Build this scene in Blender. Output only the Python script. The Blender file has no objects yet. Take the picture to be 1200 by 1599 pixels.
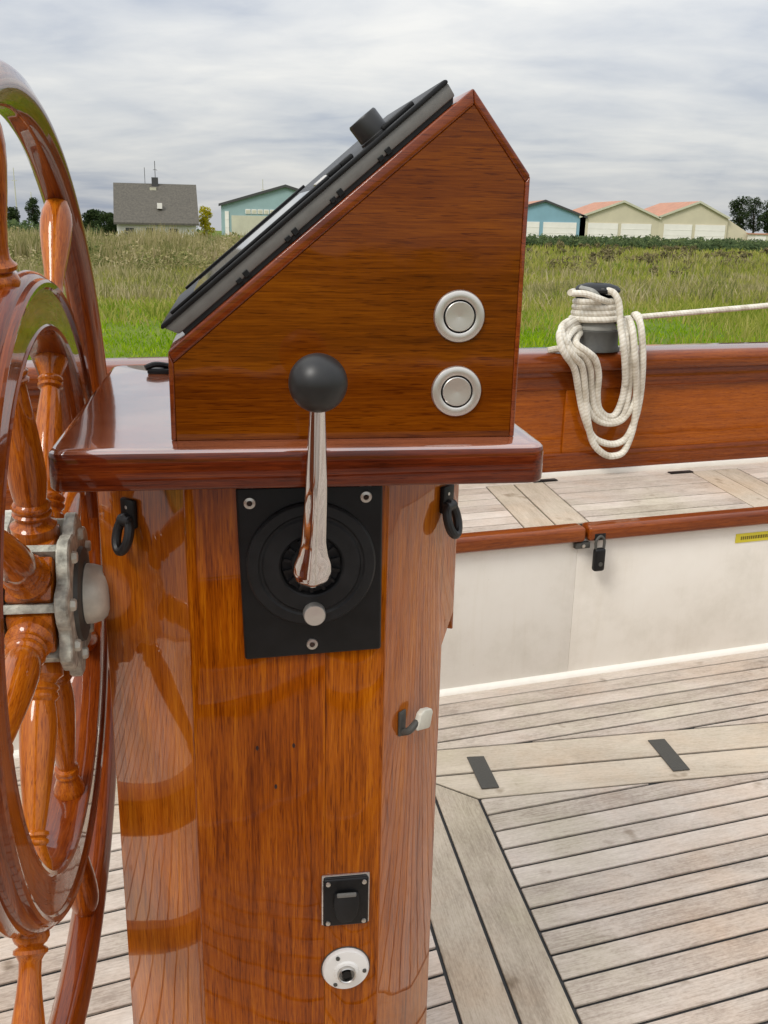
import bpy, bmesh, math, random
from math import sin, cos, tan, radians, pi, hypot, atan2, sqrt
from mathutils import Vector, Matrix, noise as mnoise
random.seed(7)
SC = bpy.context.scene
COL = SC.collection

# ------------------------------------------------------------------ camera
F_PX, PITCH, ROLL, YAW = 1525.15, radians(16.862), radians(1.2086), radians(8.87)
EYE = Vector((0, 0, 1.0))
fw = Vector((0, cos(PITCH), -sin(PITCH))); up0 = Vector((0, sin(PITCH), cos(PITCH))); rt0 = Vector((1, 0, 0))
RT = rt0*cos(ROLL) + up0*sin(ROLL); UP = -rt0*sin(ROLL) + up0*cos(ROLL); FW = fw
cd = bpy.data.cameras.new('camera'); cam = bpy.data.objects.new('camera', cd); COL.objects.link(cam)
cd.sensor_fit = 'VERTICAL'; cd.sensor_height = 24; cd.lens = 24*F_PX/1599
cd.clip_start = 0.02; cd.clip_end = 5000
cam.matrix_world = Matrix((( RT.x, UP.x, -FW.x, EYE.x), (RT.y, UP.y, -FW.y, EYE.y), (RT.z, UP.z, -FW.z, EYE.z), (0, 0, 0, 1)))
SC.camera = cam

# ------------------------------------------------------------------ world, sun, exposure
SUN_EL, SUN_AZ = radians(48), radians(-140)      # azimuth from +Y (view), clockwise to the right
def N(nt, t, **kw):
    n = nt.nodes.new(t)
    for k, v in kw.items():
        if k in n.inputs.keys(): n.inputs[k].default_value = v
        else: setattr(n, k, v)
    return n
world = bpy.data.worlds.new('World'); SC.world = world; world.use_nodes = True
wt = world.node_tree; wt.nodes.clear()
L = wt.links.new
sky = N(wt, 'ShaderNodeTexSky', sky_type='NISHITA', sun_disc=False, sun_elevation=SUN_EL, sun_rotation=SUN_AZ)
tc = N(wt, 'ShaderNodeTexCoord')
sep = N(wt, 'ShaderNodeSeparateXYZ'); L(tc.outputs['Generated'], sep.inputs[0])
zc = N(wt, 'ShaderNodeMath', operation='MAXIMUM'); L(sep.outputs[2], zc.inputs[0]); zc.inputs[1].default_value = 0.0
za = N(wt, 'ShaderNodeMath', operation='ADD'); L(zc.outputs[0], za.inputs[0]); za.inputs[1].default_value = 0.17
dx = N(wt, 'ShaderNodeMath', operation='DIVIDE'); L(sep.outputs[0], dx.inputs[0]); L(za.outputs[0], dx.inputs[1])
dy = N(wt, 'ShaderNodeMath', operation='DIVIDE'); L(sep.outputs[1], dy.inputs[0]); L(za.outputs[0], dy.inputs[1])
cmb = N(wt, 'ShaderNodeCombineXYZ'); L(dx.outputs[0], cmb.inputs[0]); L(dy.outputs[0], cmb.inputs[1])
mp = N(wt, 'ShaderNodeMapping'); L(cmb.outputs[0], mp.inputs[0]); mp.inputs['Scale'].default_value = (0.6, 0.8, 1); mp.inputs['Location'].default_value = (3.3, 1.2, 0); mp.inputs['Rotation'].default_value = (0, 0, 0.25)
n1 = N(wt, 'ShaderNodeTexNoise', Scale=1.25, Detail=7.0, Roughness=0.53, Distortion=0.5); L(mp.outputs[0], n1.inputs['Vector'])
n2 = N(wt, 'ShaderNodeTexNoise', Scale=4.2, Detail=6.0, Roughness=0.55, Distortion=0.5); L(mp.outputs[0], n2.inputs['Vector'])
mx = N(wt, 'ShaderNodeMix', data_type='FLOAT'); mx.inputs[0].default_value = 0.26
L(n1.outputs['Fac'], mx.inputs[2]); L(n2.outputs['Fac'], mx.inputs[3])
cr = N(wt, 'ShaderNodeValToRGB'); L(mx.outputs[0], cr.inputs[0])
e = cr.color_ramp.elements
e[0].position = 0.34; e[0].color = (0.37, 0.415, 0.505, 1)
e[1].position = 0.64; e[1].color = (0.80, 0.79, 0.76, 1)
m_ = e.new(0.47); m_.color = (0.585, 0.605, 0.635, 1)
# overcast layer grows lighter with elevation, as in the photograph
gr = N(wt, 'ShaderNodeMapRange'); L(zc.outputs[0], gr.inputs[0]); gr.inputs[1].default_value = 0.0; gr.inputs[2].default_value = 0.85; gr.inputs[3].default_value = 0.70; gr.inputs[4].default_value = 1.9
vm = N(wt, 'ShaderNodeVectorMath', operation='SCALE'); L(cr.outputs[0], vm.inputs[0])
g10 = N(wt, 'ShaderNodeMath', operation='MULTIPLY'); L(gr.outputs[0], g10.inputs[0]); g10.inputs[1].default_value = 10.5; L(g10.outputs[0], vm.inputs['Scale'])
mxs = N(wt, 'ShaderNodeMix', data_type='RGBA'); mxs.inputs[0].default_value = 0.92
L(sky.outputs[0], mxs.inputs[6]); L(vm.outputs[0], mxs.inputs[7])
bg = N(wt, 'ShaderNodeBackground', Strength=0.1); L(mxs.outputs[2], bg.inputs[0])
wo = N(wt, 'ShaderNodeOutputWorld'); L(bg.outputs[0], wo.inputs[0])
sd = bpy.data.lights.new('sun', 'SUN'); sd.energy = 1.5; sd.angle = radians(18); sd.color = (1, 0.96, 0.9)
sun = bpy.data.objects.new('sun', sd); COL.objects.link(sun)
sdir = Vector((sin(SUN_AZ)*cos(SUN_EL), cos(SUN_AZ)*cos(SUN_EL), sin(SUN_EL)))
sun.rotation_euler = sdir.to_track_quat('Z', 'Y').to_euler()
SC.view_settings.view_transform = 'Standard'; SC.view_settings.look = 'None'
SC.view_settings.exposure = 0.3; SC.view_settings.gamma = 1.0
SC.render.engine = 'CYCLES'; SC.cycles.max_bounces = 7; SC.cycles.diffuse_bounces = 3; SC.cycles.glossy_bounces = 4

# ------------------------------------------------------------------ photo-pixel -> place helpers
U = Vector((cos(YAW), sin(YAW), 0)); W = Vector((-sin(YAW), cos(YAW), 0)); ZU = Vector((0, 0, 1))
def ray(x, y): return FW + RT*((x-600)/F_PX) - UP*((y-799.5)/F_PX)
def at_z(x, y, z):
    d = ray(x, y); return EYE + d*((z-EYE.z)/d.z)
def at_plane(x, y, nrm, k):
    d = ray(x, y); return EYE + d*(k/d.dot(nrm))
def st(x, y, t):                      # (s, z) on the pedestal-parallel plane t
    P = at_plane(x, y, W, t); return P.dot(U), P.z
def far(x, y, dist): 
    d = ray(x, y); return EYE + d*(dist/d.y)

# ------------------------------------------------------------------ materials
MATS = {}
def newmat(name):
    m = bpy.data.materials.new(name); m.use_nodes = True
    nt = m.node_tree; b = nt.nodes['Principled BSDF']
    return m, nt, b
def setp(b, **kw):
    for k, v in kw.items():
        b.inputs[k.replace('_', ' ')].default_value = v
def ramp(nt, stops):
    r = N(nt, 'ShaderNodeValToRGB'); el = r.color_ramp.elements
    while len(el) < len(stops): el.new(0.5)
    for e_, (p, c) in zip(el, stops): e_.position = p; e_.color = (*c, 1)
    return r
def plain(name, col, rough=0.5, metal=0.0, noise=0.0, scale=30, bump=0.0, coat=0.0, spec=0.5):
    if name in MATS: return MATS[name]
    m, nt, b = newmat(name); setp(b, Roughness=rough, Metallic=metal, Coat_Weight=coat)
    b.inputs['Specular IOR Level'].default_value = spec
    tcn = N(nt, 'ShaderNodeTexCoord'); nz = N(nt, 'ShaderNodeTexNoise', Scale=scale, Detail=5.0, Roughness=0.6)
    nt.links.new(tcn.outputs['Object'], nz.inputs['Vector'])
    lo = [max(0, c*(1-noise)) for c in col]; hi = [min(1, c*(1+noise)) for c in col]
    r = ramp(nt, [(0.3, lo), (0.7, hi)]); nt.links.new(nz.outputs['Fac'], r.inputs[0]); nt.links.new(r.outputs[0], b.inputs['Base Color'])
    rr = N(nt, 'ShaderNodeMapRange'); nt.links.new(nz.outputs['Fac'], rr.inputs[0]); rr.inputs[3].default_value = max(0.02, rough*0.75); rr.inputs[4].default_value = min(1, rough*1.25)
    nt.links.new(rr.outputs[0], b.inputs['Roughness'])
    if bump:
        bp = N(nt, 'ShaderNodeBump', Strength=bump, Distance=0.002); nt.links.new(nz.outputs['Fac'], bp.inputs['Height']); nt.links.new(bp.outputs[0], b.inputs['Normal'])
    MATS[name] = m; return m
def wood(name, axis, dark, mid, light, scale=1.0, coat=1.0, rough=0.35, uv=False, fig=1.0, crough=0.03, rnd=0.12, cior=1.42, spec=0.08, smudge=0.05):
    """varnished timber: grain runs along the local axis"""
    if name in MATS: return MATS[name]
    m, nt, b = newmat(name); l = nt.links.new
    tcn = N(nt, 'ShaderNodeTexCoord'); oi = N(nt, 'ShaderNodeObjectInfo')
    off = N(nt, 'ShaderNodeVectorMath', operation='SCALE'); off.inputs[0].default_value = (7.1, 5.3, 9.7); l(oi.outputs['Random'], off.inputs['Scale'])
    ad = N(nt, 'ShaderNodeVectorMath', operation='ADD'); l(tcn.outputs['UV' if uv else 'Object'], ad.inputs[0]); l(off.outputs[0], ad.inputs[1])
    def stretch(along, across):
        mpn = N(nt, 'ShaderNodeMapping'); l(ad.outputs[0], mpn.inputs[0])
        s = [across*scale]*3; s['xyz'.index(axis)] = along*scale; mpn.inputs['Scale'].default_value = s; return mpn
    a1 = stretch(1.5, 22); a2 = stretch(26, 720); a3 = stretch(7, 190)
    w1 = N(nt, 'ShaderNodeTexNoise', Scale=1.0, Detail=4.0, Roughness=0.55, Distortion=0.8*fig); l(a1.outputs[0], w1.inputs['Vector'])
    w2 = N(nt, 'ShaderNodeTexNoise', Scale=1.0, Detail=3.0, Roughness=0.65, Distortion=0.2); l(a2.outputs[0], w2.inputs['Vector'])
    w3 = N(nt, 'ShaderNodeTexNoise', Scale=1.0, Detail=5.0, Roughness=0.6, Distortion=0.5*fig); l(a3.outputs[0], w3.inputs['Vector'])
    s1 = N(nt, 'ShaderNodeMath', operation='MULTIPLY_ADD'); l(w1.outputs['Fac'], s1.inputs[0]); s1.inputs[1].default_value = 0.55; s1.inputs[2].default_value = 0.0
    s2 = N(nt, 'ShaderNodeMath', operation='MULTIPLY_ADD'); l(w3.outputs['Fac'], s2.inputs[0]); s2.inputs[1].default_value = 0.55; l(s1.outputs[0], s2.inputs[2])
    s3 = N(nt, 'ShaderNodeMath', operation='MULTIPLY_ADD'); l(w2.outputs['Fac'], s3.inputs[0]); s3.inputs[1].default_value = 0.60; l(s2.outputs[0], s3.inputs[2])
    s4 = N(nt, 'ShaderNodeMath', operation='MULTIPLY_ADD'); l(oi.outputs['Random'], s4.inputs[0]); s4.inputs[1].default_value = rnd; l(s3.outputs[0], s4.inputs[2])
    sc = N(nt, 'ShaderNodeMapRange'); l(s4.outputs[0], sc.inputs[0]); sc.inputs[1].default_value = 0.58; sc.inputs[2].default_value = 1.22
    r = ramp(nt, [(0.12, dark), (0.5, mid), (0.9, light)]); l(sc.outputs[0], r.inputs[0])
    a4 = stretch(60, 1100)
    po = N(nt, 'ShaderNodeTexNoise', Scale=1.0, Detail=1.0, Roughness=0.5); l(a4.outputs[0], po.inputs['Vector'])
    por = ramp(nt, [(0.30, (0.42, 0.30, 0.24)), (0.42, (1, 1, 1))]); l(po.outputs['Fac'], por.inputs[0])
    pm = N(nt, 'ShaderNodeMix', data_type='RGBA', blend_type='MULTIPLY'); pm.inputs[0].default_value = 0.7; l(r.outputs[0], pm.inputs[6]); l(por.outputs[0], pm.inputs[7])
    l(pm.outputs[2], b.inputs['Base Color'])
    setp(b, Roughness=rough, Coat_Weight=coat, Coat_Roughness=crough, Coat_IOR=cior)
    b.inputs['Specular IOR Level'].default_value = spec
    sm = N(nt, 'ShaderNodeTexNoise', Scale=9.0, Detail=5.0, Roughness=0.65); l(tcn.outputs['Object'], sm.inputs['Vector'])
    smr = N(nt, 'ShaderNodeMapRange'); l(sm.outputs['Fac'], smr.inputs[0]); smr.inputs[1].default_value = 0.48; smr.inputs[2].default_value = 0.75; smr.inputs[3].default_value = crough*0.6; smr.inputs[4].default_value = crough+smudge
    l(smr.outputs[0], b.inputs['Coat Roughness'])
    # slight brush waviness in the varnish
    wv = N(nt, 'ShaderNodeTexNoise', Scale=11.0, Detail=2.0); l(tcn.outputs['Object'], wv.inputs['Vector'])
    bp = N(nt, 'ShaderNodeBump', Strength=0.06, Distance=0.01); l(wv.outputs['Fac'], bp.inputs['Height']); l(bp.outputs[0], b.inputs['Coat Normal'])
    bp2 = N(nt, 'ShaderNodeBump', Strength=0.12, Distance=0.0008); l(w2.outputs['Fac'], bp2.inputs['Height']); l(bp2.outputs[0], b.inputs['Normal'])
    MATS[name] = m; return m
def teak(name, lo, mid, hi):
    """bare weathered teak, grain along local x"""
    if name in MATS: return MATS[name]
    m, nt, b = newmat(name); l = nt.links.new
    tcn = N(nt, 'ShaderNodeTexCoord'); oi = N(nt, 'ShaderNodeObjectInfo')
    off = N(nt, 'ShaderNodeVectorMath', operation='SCALE'); off.inputs[0].default_value = (17.1, 15.3, 9.7); l(oi.outputs['Random'], off.inputs['Scale'])
    ad = N(nt, 'ShaderNodeVectorMath', operation='ADD'); l(tcn.outputs['Object'], ad.inputs[0]); l(off.outputs[0], ad.inputs[1])
    def nz(sx, sy, det, ro, dist=0.0):
        mpn = N(nt, 'ShaderNodeMapping'); l(ad.outputs[0], mpn.inputs[0]); mpn.inputs['Scale'].default_value = (sx, sy, sy)
        n = N(nt, 'ShaderNodeTexNoise', Scale=1.0, Detail=det, Roughness=ro, Distortion=dist); l(mpn.outputs[0], n.inputs['Vector']); return n
    fib = nz(22, 420, 4.0, 0.7); blot = nz(7, 16, 5.0, 0.65, 0.6); gr_ = nz(120, 260, 3.0, 0.7)
    s = None
    for n, k in ((fib, 0.6), (blot, 0.62), (gr_, 0.42)):
        mm = N(nt, 'ShaderNodeMath', operation='MULTIPLY_ADD'); l(n.outputs['Fac'], mm.inputs[0]); mm.inputs[1].default_value = k
        if s: l(s.outputs[0], mm.inputs[2])
        else: mm.inputs[2].default_value = 0
        s = mm
    mm = N(nt, 'ShaderNodeMath', operation='MULTIPLY_ADD'); l(oi.outputs['Random'], mm.inputs[0]); mm.inputs[1].default_value = 0.24; l(s.outputs[0], mm.inputs[2])
    mr = N(nt, 'ShaderNodeMapRange'); l(mm.outputs[0], mr.inputs[0]); mr.inputs[1].default_value = 0.66; mr.inputs[2].default_value = 1.2
    r = ramp(nt, [(0.05, lo), (0.45, mid), (0.95, hi)]); l(mr.outputs[0], r.inputs[0])
    # stains: dark weathered spots and greenish / reddish patches of their own
    wp = N(nt, 'ShaderNodeNewGeometry')
    st_ = N(nt, 'ShaderNodeTexNoise', Scale=2.6, Detail=5.0, Roughness=0.62); l(wp.outputs['Position'], st_.inputs['Vector'])
    hue = ramp(nt, [(0.35, (0.93, 0.95, 0.88)), (0.5, (1, 1, 1)), (0.68, (1.0, 0.91, 0.83))]); l(st_.outputs['Fac'], hue.inputs[0])
    mu = N(nt, 'ShaderNodeMix', data_type='RGBA', blend_type='MULTIPLY'); mu.inputs[0].default_value = 1.0; l(r.outputs[0], mu.inputs[6]); l(hue.outputs[0], mu.inputs[7])
    sp = N(nt, 'ShaderNodeTexNoise', Scale=13.0, Detail=3.0, Roughness=0.5); l(wp.outputs['Position'], sp.inputs['Vector'])
    spr = ramp(nt, [(0.655, (1, 1, 1)), (0.73, (0.50, 0.45, 0.39))]); l(sp.outputs['Fac'], spr.inputs[0])
    mu2 = N(nt, 'ShaderNodeMix', data_type='RGBA', blend_type='MULTIPLY'); mu2.inputs[0].default_value = 0.8; l(mu.outputs[2], mu2.inputs[6]); l(spr.outputs[0], mu2.inputs[7])
    l(mu2.outputs[2], b.inputs['Base Color']); setp(b, Roughness=0.75); b.inputs['Specular IOR Level'].default_value = 0.25
    bp = N(nt, 'ShaderNodeBump', Strength=0.5, Distance=0.0015); l(fib.outputs['Fac'], bp.inputs['Height']); l(bp.outputs[0], b.inputs['Normal'])
    MATS[name] = m; return m
def hexc(r, g, b):                     # sRGB 0-255 -> linear
    return tuple((c/255/12.92 if c/255 < .04045 else ((c/255+.055)/1.055)**2.4) for c in (r, g, b))

M_COL  = wood('varnish_column', 'z', (0.13, 0.020, 0.0012), (0.355, 0.084, 0.003), (0.54, 0.165, 0.008), cior=1.7)
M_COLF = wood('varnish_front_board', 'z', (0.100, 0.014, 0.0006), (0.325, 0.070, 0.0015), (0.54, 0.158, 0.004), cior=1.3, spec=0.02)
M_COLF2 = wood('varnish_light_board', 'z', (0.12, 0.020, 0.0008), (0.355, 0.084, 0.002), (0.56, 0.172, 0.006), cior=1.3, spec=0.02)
M_BOX  = wood('varnish_box', 'x', (0.070, 0.0125, 0.0005), (0.146, 0.0325, 0.0010), (0.235, 0.062, 0.002), crough=0.04, cior=1.33, spec=0.02, smudge=0.16)
M_EDGE = wood('varnish_edge', 'x', (0.08, 0.011, 0.002), (0.17, 0.030, 0.004), (0.27, 0.058, 0.008), crough=0.05, cior=1.5)
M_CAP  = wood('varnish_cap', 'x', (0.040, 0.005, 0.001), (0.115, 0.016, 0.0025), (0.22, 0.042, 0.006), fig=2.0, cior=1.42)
M_CAPSHEEN = wood('varnish_cap_sky_sheen', 'x', (0.13, 0.034, 0.014), (0.24, 0.07, 0.03), (0.33, 0.11, 0.05), fig=1.0, cior=2.6, spec=1.0, rough=0.12)  # cap varnish with lightened base and stronger coat, imitating the sky's reflection
M_SPK  = wood('varnish_spoke', 'x', (0.14, 0.022, 0.001), (0.36, 0.082, 0.003), (0.54, 0.158, 0.008), cior=1.4)
M_RIM  = wood('varnish_rim', 'x', (0.065, 0.008, 0.0008), (0.165, 0.027, 0.0016), (0.29, 0.062, 0.004), uv=True, cior=1.38)
M_BUL  = wood('varnish_bulwark', 'x', (0.21, 0.043, 0.0015), (0.34, 0.078, 0.0025), (0.45, 0.118, 0.005), cior=1.35)
M_RAIL = wood('varnish_rail', 'x', (0.09, 0.014, 0.0015), (0.185, 0.036, 0.003), (0.30, 0.072, 0.006), cior=1.38)
M_TEAK = teak('weathered_teak', (0.31, 0.252, 0.205), (0.485, 0.412, 0.345), (0.635, 0.555, 0.48))
M_TEAK2 = teak('weathered_teak_warm', (0.30, 0.245, 0.185), (0.44, 0.37, 0.285), (0.57, 0.49, 0.39))
M_CAULK = plain('black_caulking', (0.022, 0.022, 0.022), 0.7)
M_WHITE = plain('cream_gelcoat', (0.74, 0.69, 0.60), 0.32, noise=0.035, scale=5, coat=0.2)
M_WHITE2 = plain('white_fillet', (0.80, 0.76, 0.68), 0.4, noise=0.03)
M_BLACK = plain('black_plastic', (0.0055, 0.0055, 0.006), 0.42, noise=0.4, scale=60, bump=0.1, spec=0.3)
M_BLACKM = plain('black_moulding', (0.010, 0.010, 0.0105), 0.5, noise=0.45, scale=45, bump=0.15, spec=0.3)
M_BALL = plain('satin_black_knob', (0.016, 0.0155, 0.015), 0.40, noise=0.12, spec=0.45)
M_GREY = plain('grey_plastic', (0.145, 0.14, 0.128), 0.5, noise=0.1, scale=90, bump=0.1)
M_DARKGREY = plain('dark_grip', (0.060, 0.056, 0.047), 0.8, noise=0.2, scale=300, bump=0.4)
M_CHROME = plain('chrome', (0.62, 0.60, 0.60), 0.06, metal=1.0)
M_STEEL = plain('brushed_steel', (0.66, 0.63, 0.585), 0.33, metal=0.85, noise=0.05)
M_SCREW = plain('screw_steel', (0.55, 0.53, 0.5), 0.3, metal=1.0)
M_BRONZE = plain('weathered_metal', (0.46, 0.455, 0.385), 0.65, metal=0.2, noise=0.5, scale=95, bump=1.0)
M_NUT = plain('dull_nickel', (0.62, 0.60, 0.51), 0.5, metal=0.2, noise=0.14, scale=60, bump=0.4)
M_SCREEN = plain('screen_glass', (0.02, 0.022, 0.025), 0.05, coat=1.0)
M_PORC = plain('white_socket', (0.78, 0.76, 0.72), 0.35, noise=0.03)
M_WINCH = plain('winch_grey', (0.06, 0.058, 0.05), 0.55, noise=0.25, scale=40, bump=0.3)
M_WINCHL = plain('winch_light', (0.26, 0.255, 0.225), 0.5, noise=0.15, scale=40)
M_YEL = plain('yellow_label', (0.62, 0.52, 0.03), 0.5)
M_INK = plain('label_ink', (0.16, 0.12, 0.01), 0.6)
M_HOLE = plain('nail_hole', (0.03, 0.012, 0.006), 0.8)
def paint_mat():
    m, nt, b = newmat('scuffed_cream_paint'); l = nt.links.new
    t_ = N(nt, 'ShaderNodeTexCoord'); mpn = N(nt, 'ShaderNodeMapping'); l(t_.outputs['Object'], mpn.inputs[0]); mpn.inputs['Scale'].default_value = (26, 26, 2.2)
    n1_ = N(nt, 'ShaderNodeTexNoise', Scale=1.0, Detail=6.0, Roughness=0.7); l(mpn.outputs[0], n1_.inputs['Vector'])
    n2_ = N(nt, 'ShaderNodeTexNoise', Scale=5.0, Detail=6.0, Roughness=0.65); l(t_.outputs['Object'], n2_.inputs['Vector'])
    n3_ = N(nt, 'ShaderNodeTexNoise', Scale=46.0, Detail=3.0, Roughness=0.5); l(t_.outputs['Object'], n3_.inputs['Vector'])
    r1 = ramp(nt, [(0.30, (0.66, 0.615, 0.535)), (0.48, (0.755, 0.71, 0.635)), (0.7, (0.79, 0.75, 0.68))]); l(n2_.outputs['Fac'], r1.inputs[0])
    r2 = ramp(nt, [(0.26, (0.93, 0.915, 0.88)), (0.46, (1, 1, 1))]); l(n1_.outputs['Fac'], r2.inputs[0])
    r3 = ramp(nt, [(0.235, (0.45, 0.40, 0.33)), (0.262, (1, 1, 1))]); l(n3_.outputs['Fac'], r3.inputs[0])
    a_ = N(nt, 'ShaderNodeMix', data_type='RGBA', blend_type='MULTIPLY'); a_.inputs[0].default_value = 0.8; l(r1.outputs[0], a_.inputs[6]); l(r2.outputs[0], a_.inputs[7])
    b_ = N(nt, 'ShaderNodeMix', data_type='RGBA', blend_type='MULTIPLY'); b_.inputs[0].default_value = 0.8; l(a_.outputs[2], b_.inputs[6]); l(r3.outputs[0], b_.inputs[7])
    l(b_.outputs[2], b.inputs['Base Color']); setp(b, Roughness=0.4)
    bp = N(nt, 'ShaderNodeBump', Strength=0.12, Distance=0.003); l(n2_.outputs['Fac'], bp.inputs['Height']); l(bp.outputs[0], b.inputs['Normal'])
    return m
M_PAINT = paint_mat()
def rope_mat():
    m, nt, b = newmat('braided_rope'); l = nt.links.new
    tcn = N(nt, 'ShaderNodeTexCoord'); mpn = N(nt, 'ShaderNodeMapping'); l(tcn.outputs['UV'], mpn.inputs[0]); mpn.inputs['Scale'].default_value = (110, 3, 1)
    ck = N(nt, 'ShaderNodeTexWave', Scale=0.35, Distortion=0.6); mpn.inputs['Rotation'].default_value = (0, 0, 0.6); l(mpn.outputs[0], ck.inputs['Vector'])
    nz = N(nt, 'ShaderNodeTexNoise', Scale=35.0, Detail=4.0); l(tcn.outputs['Object'], nz.inputs['Vector'])
    r = ramp(nt, [(0.3, (0.52, 0.47, 0.38)), (0.62, (0.76, 0.72, 0.63))]); l(nz.outputs['Fac'], r.inputs[0]); l(r.outputs[0], b.inputs['Base Color'])
    rg_ = ramp(nt, [(0.15, (0.89, 0.87, 0.83)), (0.55, (1, 1, 1))]); l(ck.outputs['Fac'], rg_.inputs[0])
    mu = N(nt, 'ShaderNodeMix', data_type='RGBA', blend_type='MULTIPLY'); mu.inputs[0].default_value = 1.0; l(r.outputs[0], mu.inputs[6]); l(rg_.outputs[0], mu.inputs[7]); l(mu.outputs[2], b.inputs['Base Color'])
    bp = N(nt, 'ShaderNodeBump', Strength=0.2, Distance=0.002); l(ck.outputs['Fac'], bp.inputs['Height']); l(bp.outputs[0], b.inputs['Normal'])
    setp(b, Roughness=0.85); return m
M_ROPE = rope_mat()
def field_mat(name, stops, scale=0.35, trans=True):
    """leaf / grass colour varying from plant to plant over the ground"""
    m, nt, b = newmat(name); l = nt.links.new
    g = N(nt, 'ShaderNodeNewGeometry'); nz = N(nt, 'ShaderNodeTexNoise', Scale=scale, Detail=6.0, Roughness=0.7); l(g.outputs['Position'], nz.inputs['Vector'])
    ri = N(nt, 'ShaderNodeMath', operation='MULTIPLY_ADD'); l(g.outputs['Random Per Island'], ri.inputs[0]); ri.inputs[1].default_value = 0.38; l(nz.outputs['Fac'], ri.inputs[2])
    mr = N(nt, 'ShaderNodeMapRange'); l(ri.outputs[0], mr.inputs[0]); mr.inputs[1].default_value = 0.36; mr.inputs[2].default_value = 1.02
    r = ramp(nt, stops); l(mr.outputs[0], r.inputs[0]); l(r.outputs[0], b.inputs['Base Color'])
    setp(b, Roughness=0.8); b.inputs['Specular IOR Level'].default_value = 0.05
    if trans:
        tr = N(nt, 'ShaderNodeBsdfTranslucent'); l(r.outputs[0], tr.inputs[0]); ms = N(nt, 'ShaderNodeMixShader', Fac=0.4)
        out = nt.nodes['Material Output']; l(b.outputs[0], ms.inputs[1]); l(tr.outputs[0], ms.inputs[2]); l(ms.outputs[0], out.inputs[0])
    return m

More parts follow.
